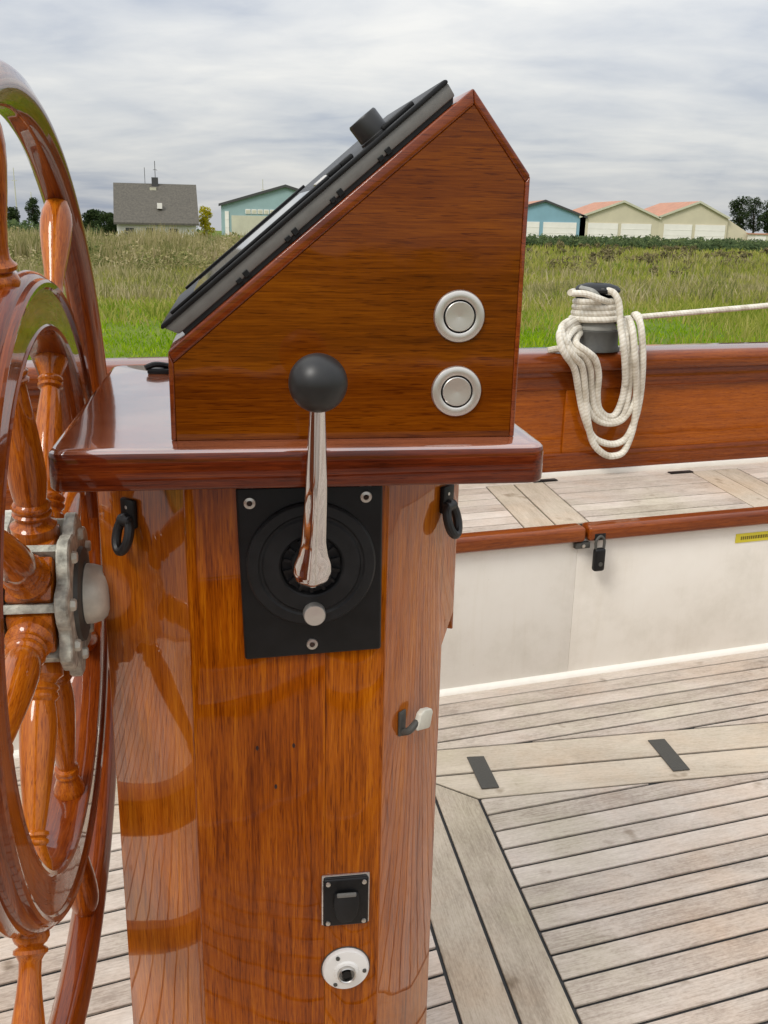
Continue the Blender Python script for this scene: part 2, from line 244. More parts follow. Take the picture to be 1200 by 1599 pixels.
# ------------------------------------------------------------------ mesh helpers
class MB:
    def __init__(s): s.v = []; s.f = []; s.uv = {}
    def add(s, vs, fs, uvs=None):
        o = len(s.v); s.v += [tuple(v) for v in vs]
        for i, f in enumerate(fs):
            if uvs: s.uv[len(s.f)] = uvs[i]
            s.f.append(tuple(o+k for k in f))
        return s
    def box(s, x0, x1, y0, y1, z0, z1):
        return s.add([(x0,y0,z0),(x1,y0,z0),(x1,y1,z0),(x0,y1,z0),(x0,y0,z1),(x1,y0,z1),(x1,y1,z1),(x0,y1,z1)],
              [(0,3,2,1),(4,5,6,7),(0,1,5,4),(1,2,6,5),(2,3,7,6),(3,0,4,7)])
    def prism(s, poly, a, b, conv):
        """extrude a 2-D polygon; conv(p, q, h) -> 3-D point"""
        n = len(poly); vs = [conv(p, q, a) for p, q in poly] + [conv(p, q, b) for p, q in poly]
        fs = [tuple(range(n)), tuple(range(2*n-1, n-1, -1))] + [(i, n+i, n+(i+1) % n, (i+1) % n) for i in range(n)]
        return s.add(vs, fs)
    def tube(s, pts, rad, seg=10, closed=False, cap=True, flat=1.0, ridge=0.0):
        pts = [Vector(p) for p in pts]; n = len(pts); rings = []; uvl = 0.0
        R = rad if isinstance(rad, (list, tuple)) else [rad]*n
        prev = None; vs = []; lens = [0.0]
        for i in range(1, n): lens.append(lens[-1] + (pts[i]-pts[i-1]).length)
        for i, p in enumerate(pts):
            a = pts[(i-1) % n] if (closed or i > 0) else p
            b = pts[(i+1) % n] if (closed or i < n-1) else p
            tg = (b-a).normalized()
            if prev is None:
                h = Vector((0, 0, 1)) if abs(tg.z) < 0.9 else Vector((1, 0, 0)); nn = (h - tg*h.dot(tg)).normalized()
            else: nn = (prev - tg*prev.dot(tg)).normalized()
            prev = nn; bb = tg.cross(nn)
            for k in range(seg):
                an = 2*pi*k/seg; vs.append(p + nn*(cos(an)*R[i]) + bb*(sin(an)*R[i]*flat*(1+ridge*math.exp(-((an-1.5*pi)/0.5)**2))))
        fs = []; uvs = []
        for i in range(n if closed else n-1):
            j = (i+1) % n; l0 = lens[i]; l1 = lens[i+1] if i+1 < n else lens[-1]+0.01
            for k in range(seg):
                k2 = (k+1) % seg; fs.append((i*seg+k, j*seg+k, j*seg+k2, i*seg+k2)); uvs.append(((l0, k/seg), (l1, k/seg), (l1, (k+1)/seg), (l0, (k+1)/seg)))
        if cap and not closed:
            fs.append(tuple(range(seg-1, -1, -1))); uvs.append([(0, 0)]*seg)
            fs.append(tuple((n-1)*seg+k for k in range(seg))); uvs.append([(0, 0)]*seg)
        return s.add(vs, fs, uvs)
    def lathe(s, prof, seg=40, conv=None, closed=False, caps=True):
        """prof: list of (radius, height); conv(x, y, h) -> point (axis = h)"""
        conv = conv or (lambda x, y, h: (x, y, h)); n = len(prof); vs = []; fs = []; uvs = []
        ln = [0.0]
        for i in range(1, n): ln.append(ln[-1] + hypot(prof[i][0]-prof[i-1][0], prof[i][1]-prof[i-1][1]))
        rm = max(p[0] for p in prof)
        for r, h in prof:
            for k in range(seg):
                a = 2*pi*k/seg; vs.append(conv(r*cos(a), r*sin(a), h))
        for i in range(n if closed else n-1):
            j = (i+1) % n
            for k in range(seg):
                k2 = (k+1) % seg; fs.append((i*seg+k, i*seg+k2, j*seg+k2, j*seg+k))
                u0 = 2*pi*rm*k/seg; u1 = 2*pi*rm*(k+1)/seg; v0 = ln[i]; v1 = ln[i+1] if i+1 < n else ln[i]+.01
                uvs.append(((u0, v0), (u1, v0), (u1, v1), (u0, v1)))
        if caps and not closed:
            if prof[0][0] > 1e-5: fs.append(tuple(range(seg-1, -1, -1))); uvs.append([(0, 0)]*seg)
            if prof[-1][0] > 1e-5: fs.append(tuple((n-1)*seg+k for k in range(seg))); uvs.append([(0, 0)]*seg)
        return s.add(vs, fs, uvs)
    def mesh(s, name, mat, bevel=0.0, seg=2, smooth=True, angle=35):
        me = bpy.data.meshes.new(name); me.from_pydata(s.v, [], s.f); me.update()
        if s.uv:
            ul = me.uv_layers.new(name='UVMap')
            for p in me.polygons:
                q = s.uv.get(p.index)
                if q:
                    for li, c in zip(p.loop_indices, q): ul.data[li].uv = c
        if bevel or True:
            bm = bmesh.new(); bm.from_mesh(me)
            if len(bm.verts) < 60000:
                bmesh.ops.recalc_face_normals(bm, faces=bm.faces)
                if bevel:
                    ed = [e_ for e_ in bm.edges if len(e_.link_faces) == 2 and e_.calc_face_angle(0) > radians(25)]
                    bmesh.ops.bevel(bm, geom=ed, offset=bevel, segments=seg, affect='EDGES', profile=0.5, clamp_overlap=True)
                bm.to_mesh(me)
            bm.free()
        if smooth:
            for p in me.polygons: p.use_smooth = True
            me.set_sharp_from_angle(angle=radians(angle))
        me.materials.append(mat); return me
    def build(s, name, mat, parent=None, **kw):
        return link(name, s.mesh(name, mat, **kw), parent)
def link(name, me, parent=None, M=None):
    o = bpy.data.objects.new(name, me); COL.objects.link(o)
    if parent: o.parent = parent
    if M is not None: o.matrix_basis = M
    return o
def tag(o, label=None, cat=None, group=None, kind=None):
    if label: o['label'] = label
    if cat: o['category'] = cat
    if group: o['group'] = group
    if kind: o['kind'] = kind
    return o
def thing(name, label, cat, M=None, group=None):
    o = bpy.data.objects.new(name, None); COL.objects.link(o); o.empty_display_size = 0.05
    if M is not None: o.matrix_basis = M
    return tag(o, label, cat, group)
def frame(origin, x, y, z):
    return Matrix(((x.x, y.x, z.x, origin[0]), (x.y, y.y, z.y, origin[1]), (x.z, y.z, z.z, origin[2]), (0, 0, 0, 1)))
PED = frame((0, 0, 0), U, W, ZU)       # pedestal axes: x = forward along the boat, y = athwartships, z = up
def stp(s, t, z): return U*s + W*t + ZU*z
def smooth_path(pts, n=8):
    pts = [Vector(p) for p in pts]; out = []
    P = [pts[0]*2-pts[1]] + pts + [pts[-1]*2-pts[-2]]
    for i in range(1, len(P)-2):
        for k in range(n):
            t = k/n; a, b, c, d = P[i-1], P[i], P[i+1], P[i+2]
            out.append(0.5*((2*b) + (c-a)*t + (2*a-5*b+4*c-d)*t*t + (-a+3*b-3*c+d)*t**3))
    out.append(pts[-1]); return out
def clip(poly, nx, ny, c):            # keep nx*x + ny*y <= c
    out = []
    for i in range(len(poly)):
        a, b = poly[i], poly[(i+1) % len(poly)]; da = nx*a[0]+ny*a[1]-c; db = nx*b[0]+ny*b[1]-c
        if da <= 0: out.append(a)
        if (da < 0 < db) or (db < 0 < da):
            k = da/(da-db); out.append((a[0]+(b[0]-a[0])*k, a[1]+(b[1]-a[1])*k))
    return out
def area(p): return abs(sum(p[i][0]*p[(i+1) % len(p)][1]-p[(i+1) % len(p)][0]*p[i][1] for i in range(len(p))))/2
def planks(region, ang, width, phase, z0, z1, mat, parent, gap=0.005, name='plank', bev=0.0008):
    """lay boards of one width across a convex region, each one its own object with its grain along local x"""
    ca, sa = cos(ang), sin(ang)
    rot = [(x*ca+y*sa, -x*sa+y*ca) for x, y in region]
    lo = min(p[1] for p in rot); hi = max(p[1] for p in rot)
    k = math.floor((lo-phase)/width); made = []
    while phase + k*width < hi:
        j1, j2 = random.uniform(-.14, .14)*gap, random.uniform(-.14, .14)*gap
        a = phase+k*width+gap/2+j1; b = phase+(k+1)*width-gap/2+j2; k += 1
        q = clip(clip(rot, 0, 1, b), 0, -1, -a)
        if len(q) < 3 or area(q) < 2e-4: continue
        cx = sum(p[0] for p in q)/len(q); cy = (a+b)/2
        qq = [(p[0]-cx, p[1]-cy) for p in q]; dz = random.uniform(-0.0006, 0.0006)
        m = MB().prism(qq, z0-z1, dz, lambda p, r, h: (p, r, h))
        o = m.build(name, mat, parent, bevel=bev, seg=1, smooth=False)
        o.location = (cx*ca-cy*sa, cx*sa+cy*ca, z1); o.rotation_euler = (0, 0, ang); made.append(o)
    return made

# ================================================================== SETTING
# ------------------------------------------------------------------ ground and water
GZ = -2.2
def ground():
    xs = [-900, -500, -300, -160, -90, -60, -40, -25, -14, -8, -4, 0, 4, 8, 14, 25, 40, 60, 90, 160, 300, 500, 900]
    ys = [-900, -400, -150, -60, -30, -16, -12, -11, -6, 0, 4, 9, 10.5, 12, 14, 17, 20, 24, 28, 34, 40, 48, 58, 70, 85, 110, 150, 220, 350, 600, 1200, 2500]
    vs = []
    for y in ys:
        for x in xs:
            z = GZ
            if -12 < y < 10 and abs(x) < 60: z = GZ - 2.0
            elif y > 12 and y < 400: z += 0.18*mnoise.noise(Vector((x*0.07, y*0.07, 3)))
            if y > 200: z -= (y-200)*0.03
            if y < -100: z -= (-100-y)*0.03
            vs.append((x, y, z))
    nx = len(xs); fs = [(j*nx+i, j*nx+i+1, (j+1)*nx+i+1, (j+1)*nx+i) for j in range(len(ys)-1) for i in range(nx-1)]
    m = field_mat('turf', [(0.1, (0.05, 0.085, 0.010)), (0.5, (0.10, 0.15, 0.018)), (0.9, (0.17, 0.19, 0.045))], 0.25, False)
    return tag(MB().add(vs, fs).build('ground', m), kind='structure')
ground()
def water():
    m, nt, b = newmat('canal_water'); setp(b, Roughness=0.08); b.inputs['Base Color'].default_value = (0.02, 0.028, 0.022, 1); b.inputs['Specular IOR Level'].default_value = 0.6
    t_ = N(nt, 'ShaderNodeTexCoord'); nz = N(nt, 'ShaderNodeTexNoise', Scale=4.0, Detail=3.0); nt.links.new(t_.outputs['Object'], nz.inputs['Vector'])
    bp = N(nt, 'ShaderNodeBump', Strength=0.3, Distance=0.03); nt.links.new(nz.outputs['Fac'], bp.inputs['Height']); nt.links.new(bp.outputs[0], b.inputs['Normal'])
    return tag(MB().add([(-62, -12.2, GZ-.3), (62, -12.2, GZ-.3), (62, 11, GZ-.3), (-62, 11, GZ-.3)], [(0, 1, 2, 3)]).build('water', m), kind='structure')
water()

# ------------------------------------------------------------------ deck
A_SIDE = radians(19.15)                          # run of the bench and the side planking
B = Vector((cos(A_SIDE), sin(A_SIDE), 0)); NB = Vector((-sin(A_SIDE), cos(A_SIDE), 0)); N0 = 1.7815
an_ = 2*YAW-A_SIDE
dk = clip(clip([(-2.5, -3), (4.7, -3), (4.7, 5), (-2.5, 5)], NB.x, NB.y, N0+0.41), sin(an_), -cos(an_), 0.22+0.41)
deck = MB().add([(x, y, -0.0045) for x, y in dk], [tuple(range(len(dk)))]).build('deck', M_CAULK); tag(deck, kind='structure')
BIG = [(-2.4, -0.75), (4.6, -0.75), (4.6, 3.5), (-2.4, 3.5)]
a_h = radians(11.3); nh = (-sin(a_h), cos(a_h))
def kk(p): return nh[0]*p[0]+nh[1]*p[1]
k_bot, k_mid, k_top = kk((.183, 1.534)), kk((.123, 1.609)), kk((.128, 1.702))
a_m = radians(-80.2); nm = (-sin(a_m), cos(a_m))          # points to the right
def km(p): return nm[0]*p[0]+nm[1]*p[1]
m_r, m_m, m_l = km((.183, 1.528)), km((.109, 1.499)), km((.100, 1.10))
GAP = 0.0055
# side planking along the bench
R = clip(clip(BIG, NB.x, NB.y, N0-0.001), -nh[0], -nh[1], -k_top-GAP/2)
planks(R, A_SIDE, 0.0475, 1.689-0.0475*2, -0.004, 0, M_TEAK, deck, GAP)
mA, mB = at_z(750, 1248, 0), at_z(687, 1225, 0); mt = (-(mB.y-mA.y), mB.x-mA.x)
ml_ = hypot(*mt); mt = (mt[0]/ml_, mt[1]/ml_)
if mt[1] < 0: mt = (-mt[0], -mt[1])
kmt = mt[0]*mA.x+mt[1]*mA.y
# two straight boards over the hatch
H = clip(clip(BIG, nh[0], nh[1], k_top), -nh[0], -nh[1], -k_bot-GAP/2)
for lo, hi in ((k_bot+GAP/2, k_mid-GAP/2), (k_mid+GAP/2, k_top-GAP/2)):
    q = clip(clip(clip(BIG, nh[0], nh[1], hi), -nh[0], -nh[1], -lo), -mt[0], -mt[1], -kmt-GAP/2)
    q = clip(q, -nm[0], -nm[1], -m_l-GAP/2)
    planks(q, a_h, 0.4, lo-0.05, -0.004, 0, M_TEAK2, deck, 0.0, 'hatch_board')
    q = clip(clip(clip(BIG, nh[0], nh[1], hi), -nh[0], -nh[1], -lo), nm[0], nm[1], m_l-GAP/2)
    planks(q, a_h, 0.4, lo-0.05, -0.004, 0, M_TEAK2, deck, 0.0, 'hatch_board')
# main field right of the margin boards
Rc = clip(clip(BIG, nh[0], nh[1], k_bot-GAP/2), -nm[0], -nm[1], -m_r-GAP/2)
planks(Rc, A_SIDE, 0.0482, 1.339, -0.004, 0, M_TEAK, deck, GAP)
# margin boards athwart the cockpit
for lo, hi in ((m_m+GAP/2, m_r-GAP/2), (m_l+GAP/2, m_m-GAP/2)):
    q = clip(clip(clip(BIG, mt[0], mt[1], kmt-GAP/2), nm[0], nm[1], hi), -nm[0], -nm[1], -lo)
    q = clip(q, nh[0], nh[1], k_top-GAP/2)
    planks(q, a_m, 0.4, lo-0.05, -0.004, 0, M_TEAK2, deck, 0.0, 'margin_board')
# field left of them, round the pedestal and the wheel
Rd = clip(clip(BIG, nh[0], nh[1], k_bot-GAP/2), nm[0], nm[1], m_l-GAP/2)
a_d = radians(22.5); pd = -sin(a_d)*(-.323)+cos(a_d)*1.039
planks(Rd, a_d, 0.0485, pd, -0.004, 0, M_TEAK, deck, GAP)
for quad in ([(.170, 1.672), (.2035, 1.676), (.222, 1.569), (.189, 1.563)], [(.540, 1.750), (.5755, 1.757), (.594, 1.644), (.560, 1.637)]):
    MB().prism(quad, 0.0007, 0.0024, lambda p, q, h: (p, q, h)).build('grip_strip', M_DARKGREY, deck, bevel=0.0005, seg=1)

# ------------------------------------------------------------------ bench lockers and bulwarks (far side, and the mirrored near side)
ZS = 0.36
def bench(side):
    """frame: x along the bench, y outwards from the cockpit, z up; origin on the deck at its foot"""
    if side == 'far':
        M = frame(NB*N0, B, NB, ZU); lab = 'long cream locker bench with weathered teak top and varnished edge beneath the bulwark'
    else:
        a2 = 2*YAW-A_SIDE; b2 = Vector((cos(a2), sin(a2), 0)); nn = Vector((sin(a2), -cos(a2), 0))
        M = frame(nn*0.22, -b2, nn, ZU); lab = 'cream locker bench on the near side of the cockpit under the photographer'
    r = thing('locker_bench', lab, 'bench', M)
    x0, x1 = (-1.9, 4.4) if side == 'far' else (-3.9, 2.2)
    gaps = [x0, 1.083, x1] if side == 'far' else [x0, x1]
    for g0, g1 in zip(gaps[:-1], gaps[1:]):
        MB().box(g0+0.0002-(0.012 if g0 > x0 else 0), g1-0.0002-(0.012 if g1 < x1 else 0), 0, 0.02, 0.0, ZS-0.03).build('front_panel', M_PAINT, r, bevel=0.0006)
    fil = [(0.0, 0.0)] + [(-0.010+0.010*(1-cos(t)), 0.012*(1-0)*(sin(t)) ) for t in [i*pi/2/4 for i in range(5)]]
    MB().prism([(0.001, 0.0), (-0.011, 0.0), (-0.0095, 0.006), (-0.005, 0.010), (0.001, 0.012)], x0, x1, lambda p, q, h: (h, p, q)).build('fillet', M_WHITE2, r)
    for g0, g1 in zip(gaps[:-1], gaps[1:]):
        MB().box(g0+0.003, g1-0.003, -0.020, 0.024, ZS-0.032, ZS+0.003).build('edge_rail', M_RAIL, r, bevel=0.010, seg=4)
    base = MB().box(x0, x1, 0.0245, 0.40, ZS-0.03, ZS-0.005).build('seat_base', M_CAULK, r)
    reg = [(x0, 0.025), (x1, 0.025), (x1, 0.40), (x0, 0.40)]
    # boards across the seat at the lid joints, their seams square to the boat
    sl = YAW-A_SIDE if side == 'far' else -(YAW-A_SIDE); ax = sl + pi/2; nx = (cos(sl), sin(sl))
    def line(p): return nx[0]*p[0]+nx[1]*p[1]
    lines = [line((1.00, 0.30)), line((1.073, 0.28)), line((1.145, 0.22)), line((1.605, 0.32)), line((1.675, 0.3)), line((1.75, 0.3))] if side == 'far' else [line((-1.0, .2)), line((-.93, .2)), line((-.86, .2))]
    back = 0.355
    cuts = [(-9, lines[0])] + ([(lines[2], lines[3]), (lines[5], 9)] if len(lines) > 3 else [(lines[2], 9)])
    for lo, hi in cuts:
        q = clip(clip(clip(reg, nx[0], nx[1], hi-.002), -nx[0], -nx[1], -lo-.002), 0, 1, back)
        if len(q) > 2: planks(q, 0, 0.0475, 0.025-0.0475+0.034, ZS-0.0045, ZS, M_TEAK, r, 0.004)
    for i in range(0, len(lines), 3):
        for lo, hi in ((lines[i], lines[i+1]), (lines[i+1], lines[i+2])):
            q = clip(clip(clip(reg, nx[0], nx[1], hi-.002), -nx[0], -nx[1], -lo-.002), 0, 1, back)
            planks(q, sl+pi/2, 1.0, -line((0,0))-5.5+ .0, ZS-0.0045, ZS, M_TEAK2, r, 0.0, 'cross_board')
    q = [(x0, back+0.004), (x1, back+0.004), (x1, 0.40), (x0, 0.40)]
    planks(q, 0, 0.2, back-0.02, ZS-0.0045, ZS, M_TEAK, r, 0.0, 'back_board')
    if side == 'far':
        for px in ((850, 751), (1063, 738)):
            P = at_z(*px, ZS); lx, ly = (P-NB*N0).dot(B), (P-NB*N0).dot(NB)
            MB().box(lx-0.035, lx+0.035, ly-0.009, ly+0.009, ZS+0.0005, ZS+0.003).build('hinge', M_BLACK, r, bevel=0.001)
    # bulwark standing outboard of the seat
    lab2 = 'varnished wooden bulwark with rounded cap rail behind the teak seat' if side == 'far' else 'varnished bulwark outboard of the near side bench'
    w = thing('bulwark', lab2, 'bulwark', M)
    y = 0.40
    MB().box(x0, x1, y+0.010, y+0.055, ZS-0.10, 0.64).build('panel', M_BUL, w)
    MB().box(x0, x1, y-0.002, y+0.0105, ZS+0.012, 0.421).build('lower_strake', M_RAIL, w, bevel=0.003)
    MB().box(x0, x1, y, y+0.0105, 0.586, 0.634).build('upper_strake', M_RAIL, w, bevel=0.003)
    MB().box(x0, x1, y-0.026, y+0.12, 0.632, 0.682).build('cap_rail', M_RAIL, w, bevel=0.022, seg=5)
    if side == 'far':
        g = (at_plane(910, 650, NB, N0+y)-NB*N0).dot(B)
        MB().box(g-0.05, g+0.05, y+0.003, y+0.0102, 0.4205, 0.5865).build('butt_block', M_BUL, w, bevel=0.002)
    MB().box(x0, x1, y-0.006, y+0.02, ZS-0.004, ZS+0.0125).build('white_base_strip', M_WHITE2, w, bevel=0.002)
    h = MB().prism([(y+0.056, 0.632), (y+0.10, 0.632), (y+0.16, 0.1), (y+0.12, -0.9), (y-0.2, -2.6), (y-0.26, -2.6), (y+0.02, -0.9), (y+0.056, 0.1)], x0, x1, lambda p, q, hh: (hh, p, q)).build('hull_side', M_WHITE, w)
    return r, w, M
BN, BW, MBENCH = bench('far')
bench('near')
def on_bench(x, y, n):                  # photo pixel -> bench frame on the upright plane n in front of the locker face
    P = at_plane(x, y, NB, N0+n) - NB*N0; return P.dot(B), P.z

# small fittings on the locker face
lx, lz = on_bench(935, 868, -0.02)
pl = thing('padlock', 'small dark padlock hanging on the cream locker front', 'padlock', frame(MBENCH @ Vector((lx, -0.022, lz)), B, NB, ZU))
MB().box(-0.0135, 0.0135, -0.008, 0.008, -0.034, 0.019).build('lock_body', M_BLACK, pl, bevel=0.006, seg=3)
MB().tube(smooth_path([(-0.010, 0, 0.018), (-0.010, 0, 0.036), (0, 0, 0.046), (0.010, 0, 0.036), (0.010, 0, 0.018)], 5), 0.0032, 8).build('shackle', M_WINCH, pl)
MB().lathe([(0.005, 0), (0.005, 0.002), (0.0, 0.002)], 16, lambda x, y, h: (x, -0.008-h, y-0.016)).build('keyhole_cover', M_WINCH, pl)
MB().box(-0.014, 0.014, 0.001, 0.0215, 0.036, 0.052).build('hasp', M_BLACK, pl, bevel=0.002)
lx, lz = on_bench(908, 849, -0.004)
lt = thing('lid_catch', 'small dark metal catch under the varnished edge by the lid gap', 'catch', frame(MBENCH @ Vector((lx, 0, lz)), B, NB, ZU))
MB().box(-0.018, 0.018, -0.013, -0.0003, -0.009, 0.005).build('plate', M_WINCH, lt, bevel=0.002)
MB().lathe([(0.004, 0), (0.004, 0.003), (0, 0.0035)], 12, lambda x, y, h: (x, -0.0128-h, y-0.002)).build('screw', M_SCREW, lt)
lx, lz = on_bench(1150, 841.5, -0.003); lx2, lz2 = on_bench(1222, 834, -0.003)
yl = thing('warning_label', 'thin yellow warning label with dark lettering stuck on the cream locker', 'label', frame(MBENCH @ Vector((lx, -0.0005, lz)), B, NB, ZU))
wl = lx2-lx
MB().box(0, wl, -0.0012, 0.0003, -0.011, 0.011).build('backing', M_YEL, yl)
xx = 0.014
while xx < wl-0.02:
    w_ = random.uniform(0.003, 0.006)
    MB().box(xx, xx+w_, -0.0017, -0.0011, -0.004, 0.004).build('lettering', M_INK, yl); xx += w_+0.0022

# ================================================================== PEDESTAL
TC = 0.72                                          # front face of the column
SL, SR, CH = -0.040, 0.1155, 0.0735               # front face edges, chamfer depth
ZCAP = 0.8422
ped = thing('steering_pedestal', 'tall octagonal varnished wooden steering pedestal standing on the teak deck', 'pedestal', PED)
TB = 1.03
ZT = 0.8125                                        # underside of the cap
CHR = 0.0735; CHL = 0.0615; zz = 0.650             # the forward side is cut back below zz
octo = [(SL, TC), (SR, TC), (SR+CHR, TC+CHR), (SR+CHR, TB-CHR), (SR, TB), (SL, TB), (SL-CH, TB-CH), (SL-CH, TC+CH)]
names = ['front_panel', 'corner_stave', 'side_panel', 'corner_stave', 'back_panel', 'corner_stave', 'side_panel', 'corner_stave']
cx_ = sum(p[0] for p in octo)/8; cy_ = sum(p[1] for p in octo)/8
for i in range(8):
    a, b = Vector(octo[i]), Vector(octo[(i+1) % 8]); d = (b-a).normalized(); c = Vector((cx_, cy_))
    if i in (1, 3):                                # forward corners: face outline with the step in it
        nrm_ = Vector((d.y, -d.x)); Lf = (b-a).length; cut = (CHR-CHL)*sqrt(2)
        out_ = [(0, 0), (Lf-cut, 0), (Lf-cut, zz-cut*0.9), (Lf, zz+0.012), (Lf, ZT), (0, ZT)] if i == 1 else [(cut, 0), (Lf, 0), (Lf, ZT), (0, ZT), (0, zz), (cut, zz-cut*0.7)]
        MB().prism(out_, 0.0, -0.02, lambda p, q, h: (a.x+d.x*p+nrm_.x*h, a.y+d.y*p+nrm_.y*h, q)).build(names[i], M_COL, ped, bevel=0.0014, seg=3)
        continue
    ia = a + (c-a).normalized()*0.022; ib = b + (c-b).normalized()*0.022
    q = [a+d*0.0001, b-d*0.0001, ib, ia]
    if i == 0:
        sp_ = 0.067
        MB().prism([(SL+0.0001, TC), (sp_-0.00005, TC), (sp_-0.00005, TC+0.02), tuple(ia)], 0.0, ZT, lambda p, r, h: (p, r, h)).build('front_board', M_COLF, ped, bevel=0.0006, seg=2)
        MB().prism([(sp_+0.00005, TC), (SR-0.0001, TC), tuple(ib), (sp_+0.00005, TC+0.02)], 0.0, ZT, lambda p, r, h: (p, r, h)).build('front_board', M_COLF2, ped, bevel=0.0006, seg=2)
        continue
    if i == 2:
        MB().prism([tuple(p) for p in q], zz-0.006, ZT, lambda p, r, h: (p, r, h)).build('upper_side_panel', M_COL, ped, bevel=0.0014, seg=3)
        q = [p - Vector((CHR-CHL, 0)) for p in q]; q[0] -= Vector((0, 0.010)); q[1] += Vector((0, 0.010))
        MB().prism([tuple(p) for p in q], 0.0, zz-0.0065, lambda p, r, h: (p, r, h)).build('lower_side_panel', M_COL, ped, bevel=0.0014, seg=3)
        continue
    MB().prism([tuple(p) for p in q], 0.0, ZT, lambda p, r, h: (p, r, h)).build(names[i], M_COL, ped, bevel=0.0014, seg=3)
def capmesh():
    s0, s1, t0, t1 = -0.1290, 0.2255, 0.673, 1.074
    c = 0.011
    poly = []
    for (px, py, a0) in ((s0+c, t0+c, pi), (s1-c, t0+c, 1.5*pi), (s1-c, t1-c, 0), (s0+c, t1-c, pi/2)):
        for k in range(7): poly.append((px+c*cos(a0+k*pi/12), py+c*sin(a0+k*pi/12)))
    n = len(poly); mx_ = sum(p[0] for p in poly)/n; my = sum(p[1] for p in poly)/n
    prof = [(0.003, ZT), (0.0008, ZT+0.0010), (0.0, ZT+0.003), (0.0, 0.8362), (0.0007, 0.8395), (0.0026, 0.8414), (0.0055, ZCAP)]
    vs = []; fs = []
    for ins, z in prof:
        for p in poly:
            kx = (s1-s0)/2; ky = (t1-t0)/2
            vs.append((mx_+(p[0]-mx_)*(1-ins/kx), my+(p[1]-my)*(1-ins/ky), z))
    for j in range(len(prof)-1):
        for i in range(n): fs.append((j*n+i, j*n+(i+1) % n, (j+1)*n+(i+1) % n, (j+1)*n+i))
    fs.append(tuple(range(n-1, -1, -1))); fs.append(tuple((len(prof)-1)*n+i for i in range(n)))
    return MB().add(vs, fs)
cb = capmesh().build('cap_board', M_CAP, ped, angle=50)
cb.data.materials.append(M_CAPSHEEN)
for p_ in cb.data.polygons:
    if p_.normal.z > 0.5: p_.material_index = 1  # upward faces take the colour lightened for sky sheen
# old screw holes in the front panel
for px in ((402, 1168), (459, 1164), (431, 1228)):
    s_, z_ = st(*px, TC)
    MB().lathe([(0.0012, 0), (0.0012, 0.0006), (0, 0.0006)], 8, lambda x, y, h: (s_+x, TC-h, z_+y*1.8)).build('screw_hole', M_HOLE, ped)
# dark fitting lying on the cap beside the box
tb = thing('cap_cleat', 'tiny dark fitting lying on the pedestal cap beside the instrument box', 'fitting', PED)
P = at_z(250, 583, ZCAP); s_, t_ = P.dot(U), P.dot(W)
MB().box(s_-0.012, s_+0.010, t_-0.006, t_+0.006, ZCAP, ZCAP+0.005).build('foot', M_BLACK, tb, bevel=0.0015)
MB().tube(smooth_path([(s_-0.014, t_-0.003, ZCAP+0.006), (s_-0.004, t_, ZCAP+0.009), (s_+0.010, t_+0.003, ZCAP+0.007)], 4), 0.003, 8).build('horn', M_BLACK, tb)

# ------------------------------------------------------------------ instrument box
TBX = 0.70; TBX2 = 0.985
bx = thing('instrument_box', 'wedge shaped varnished wooden instrument box with sloping top standing on the pedestal cap', 'box', PED)
P5 = [st(x, y, TBX) for x, y in ((268, 687), (262.5, 549), (740, 137), (829, 274), (803, 683))]
P5 = [(P5[0][0], ZCAP), P5[1], P5[2], P5[3], (P5[4][0], ZCAP)]
def inset(poly, ds):
    n = len(poly); out = []; ls = []
    for i in range(n):
        a, b = Vector(poly[i]), Vector(poly[(i+1) % n]); d = (b-a).normalized(); nr = Vector((d.y, -d.x)); ls.append((a+nr*ds[i], d))
    for i in range(n):
        (a, d1), (b, d2) = ls[i-1], ls[i]; cr_ = d1.x*d2.y-d1.y*d2.x; k = ((b.x-a.x)*d2.y-(b.y-a.y)*d2.x)/cr_; out.append(tuple(a+d1*k))
    return out
IN = inset(P5, [0.0035, 0.0085, 0.0055, 0.0035, 0.0])       # clockwise seen from the camera: insets go inwards
conv_b = lambda p, q, h: (p, h, q)
MB().prism(IN, TBX+0.0006, TBX+0.014, conv_b).build('cheek', M_BOX, bx, bevel=0.0006, seg=1)
MB().prism(IN, TBX2-0.014, TBX2-0.0012, conv_b).build('cheek', M_BOX, bx, bevel=0.0006, seg=1)
for i, nm_ in enumerate(('aft_board', 'sloping_board', 'top_board', 'forward_board')):
    a, b = P5[i], P5[i+1]; ia, ib = IN[i], IN[i+1]
    MB().prism([a, b, ib, ia], TBX, TBX2, conv_b).build(nm_, M_EDGE, bx, bevel=0.0013, seg=3)
for px in ((717.5, 494), (713, 611)):
    s_, z_ = st(*px, TBX)
    bt = thing('push_button', 'round stainless push button, the %s of two on the side of the box' % ('upper' if px[1] < 550 else 'lower'), 'button', PED @ Matrix.Translation((s_, TBX+0.0012, z_)), 'push buttons on the instrument box')
    cv = lambda x, y, h: (x, -h, y)
    MB().lathe([(0.0188, 0), (0.0188, 0.0014), (0.0182, 0.0026), (0.0168, 0.0032), (0.0128, 0.0034), (0.0121, 0.0030), (0.0118, 0.0016)], 48, cv, caps=False).build('bezel', M_STEEL, bt)
    MB().lathe([(0.0118, 0.0018), (0.0113, 0.0010), (0.0104, 0.0010)], 48, cv, caps=False).build('groove', M_BLACK, bt)
    MB().lathe([(0.0107, 0.0008), (0.0107, 0.0032), (0.0103, 0.0036), (0.0099, 0.0036), (0.0, 0.0029)], 48, cv).build('plunger', M_STEEL, bt, angle=25)

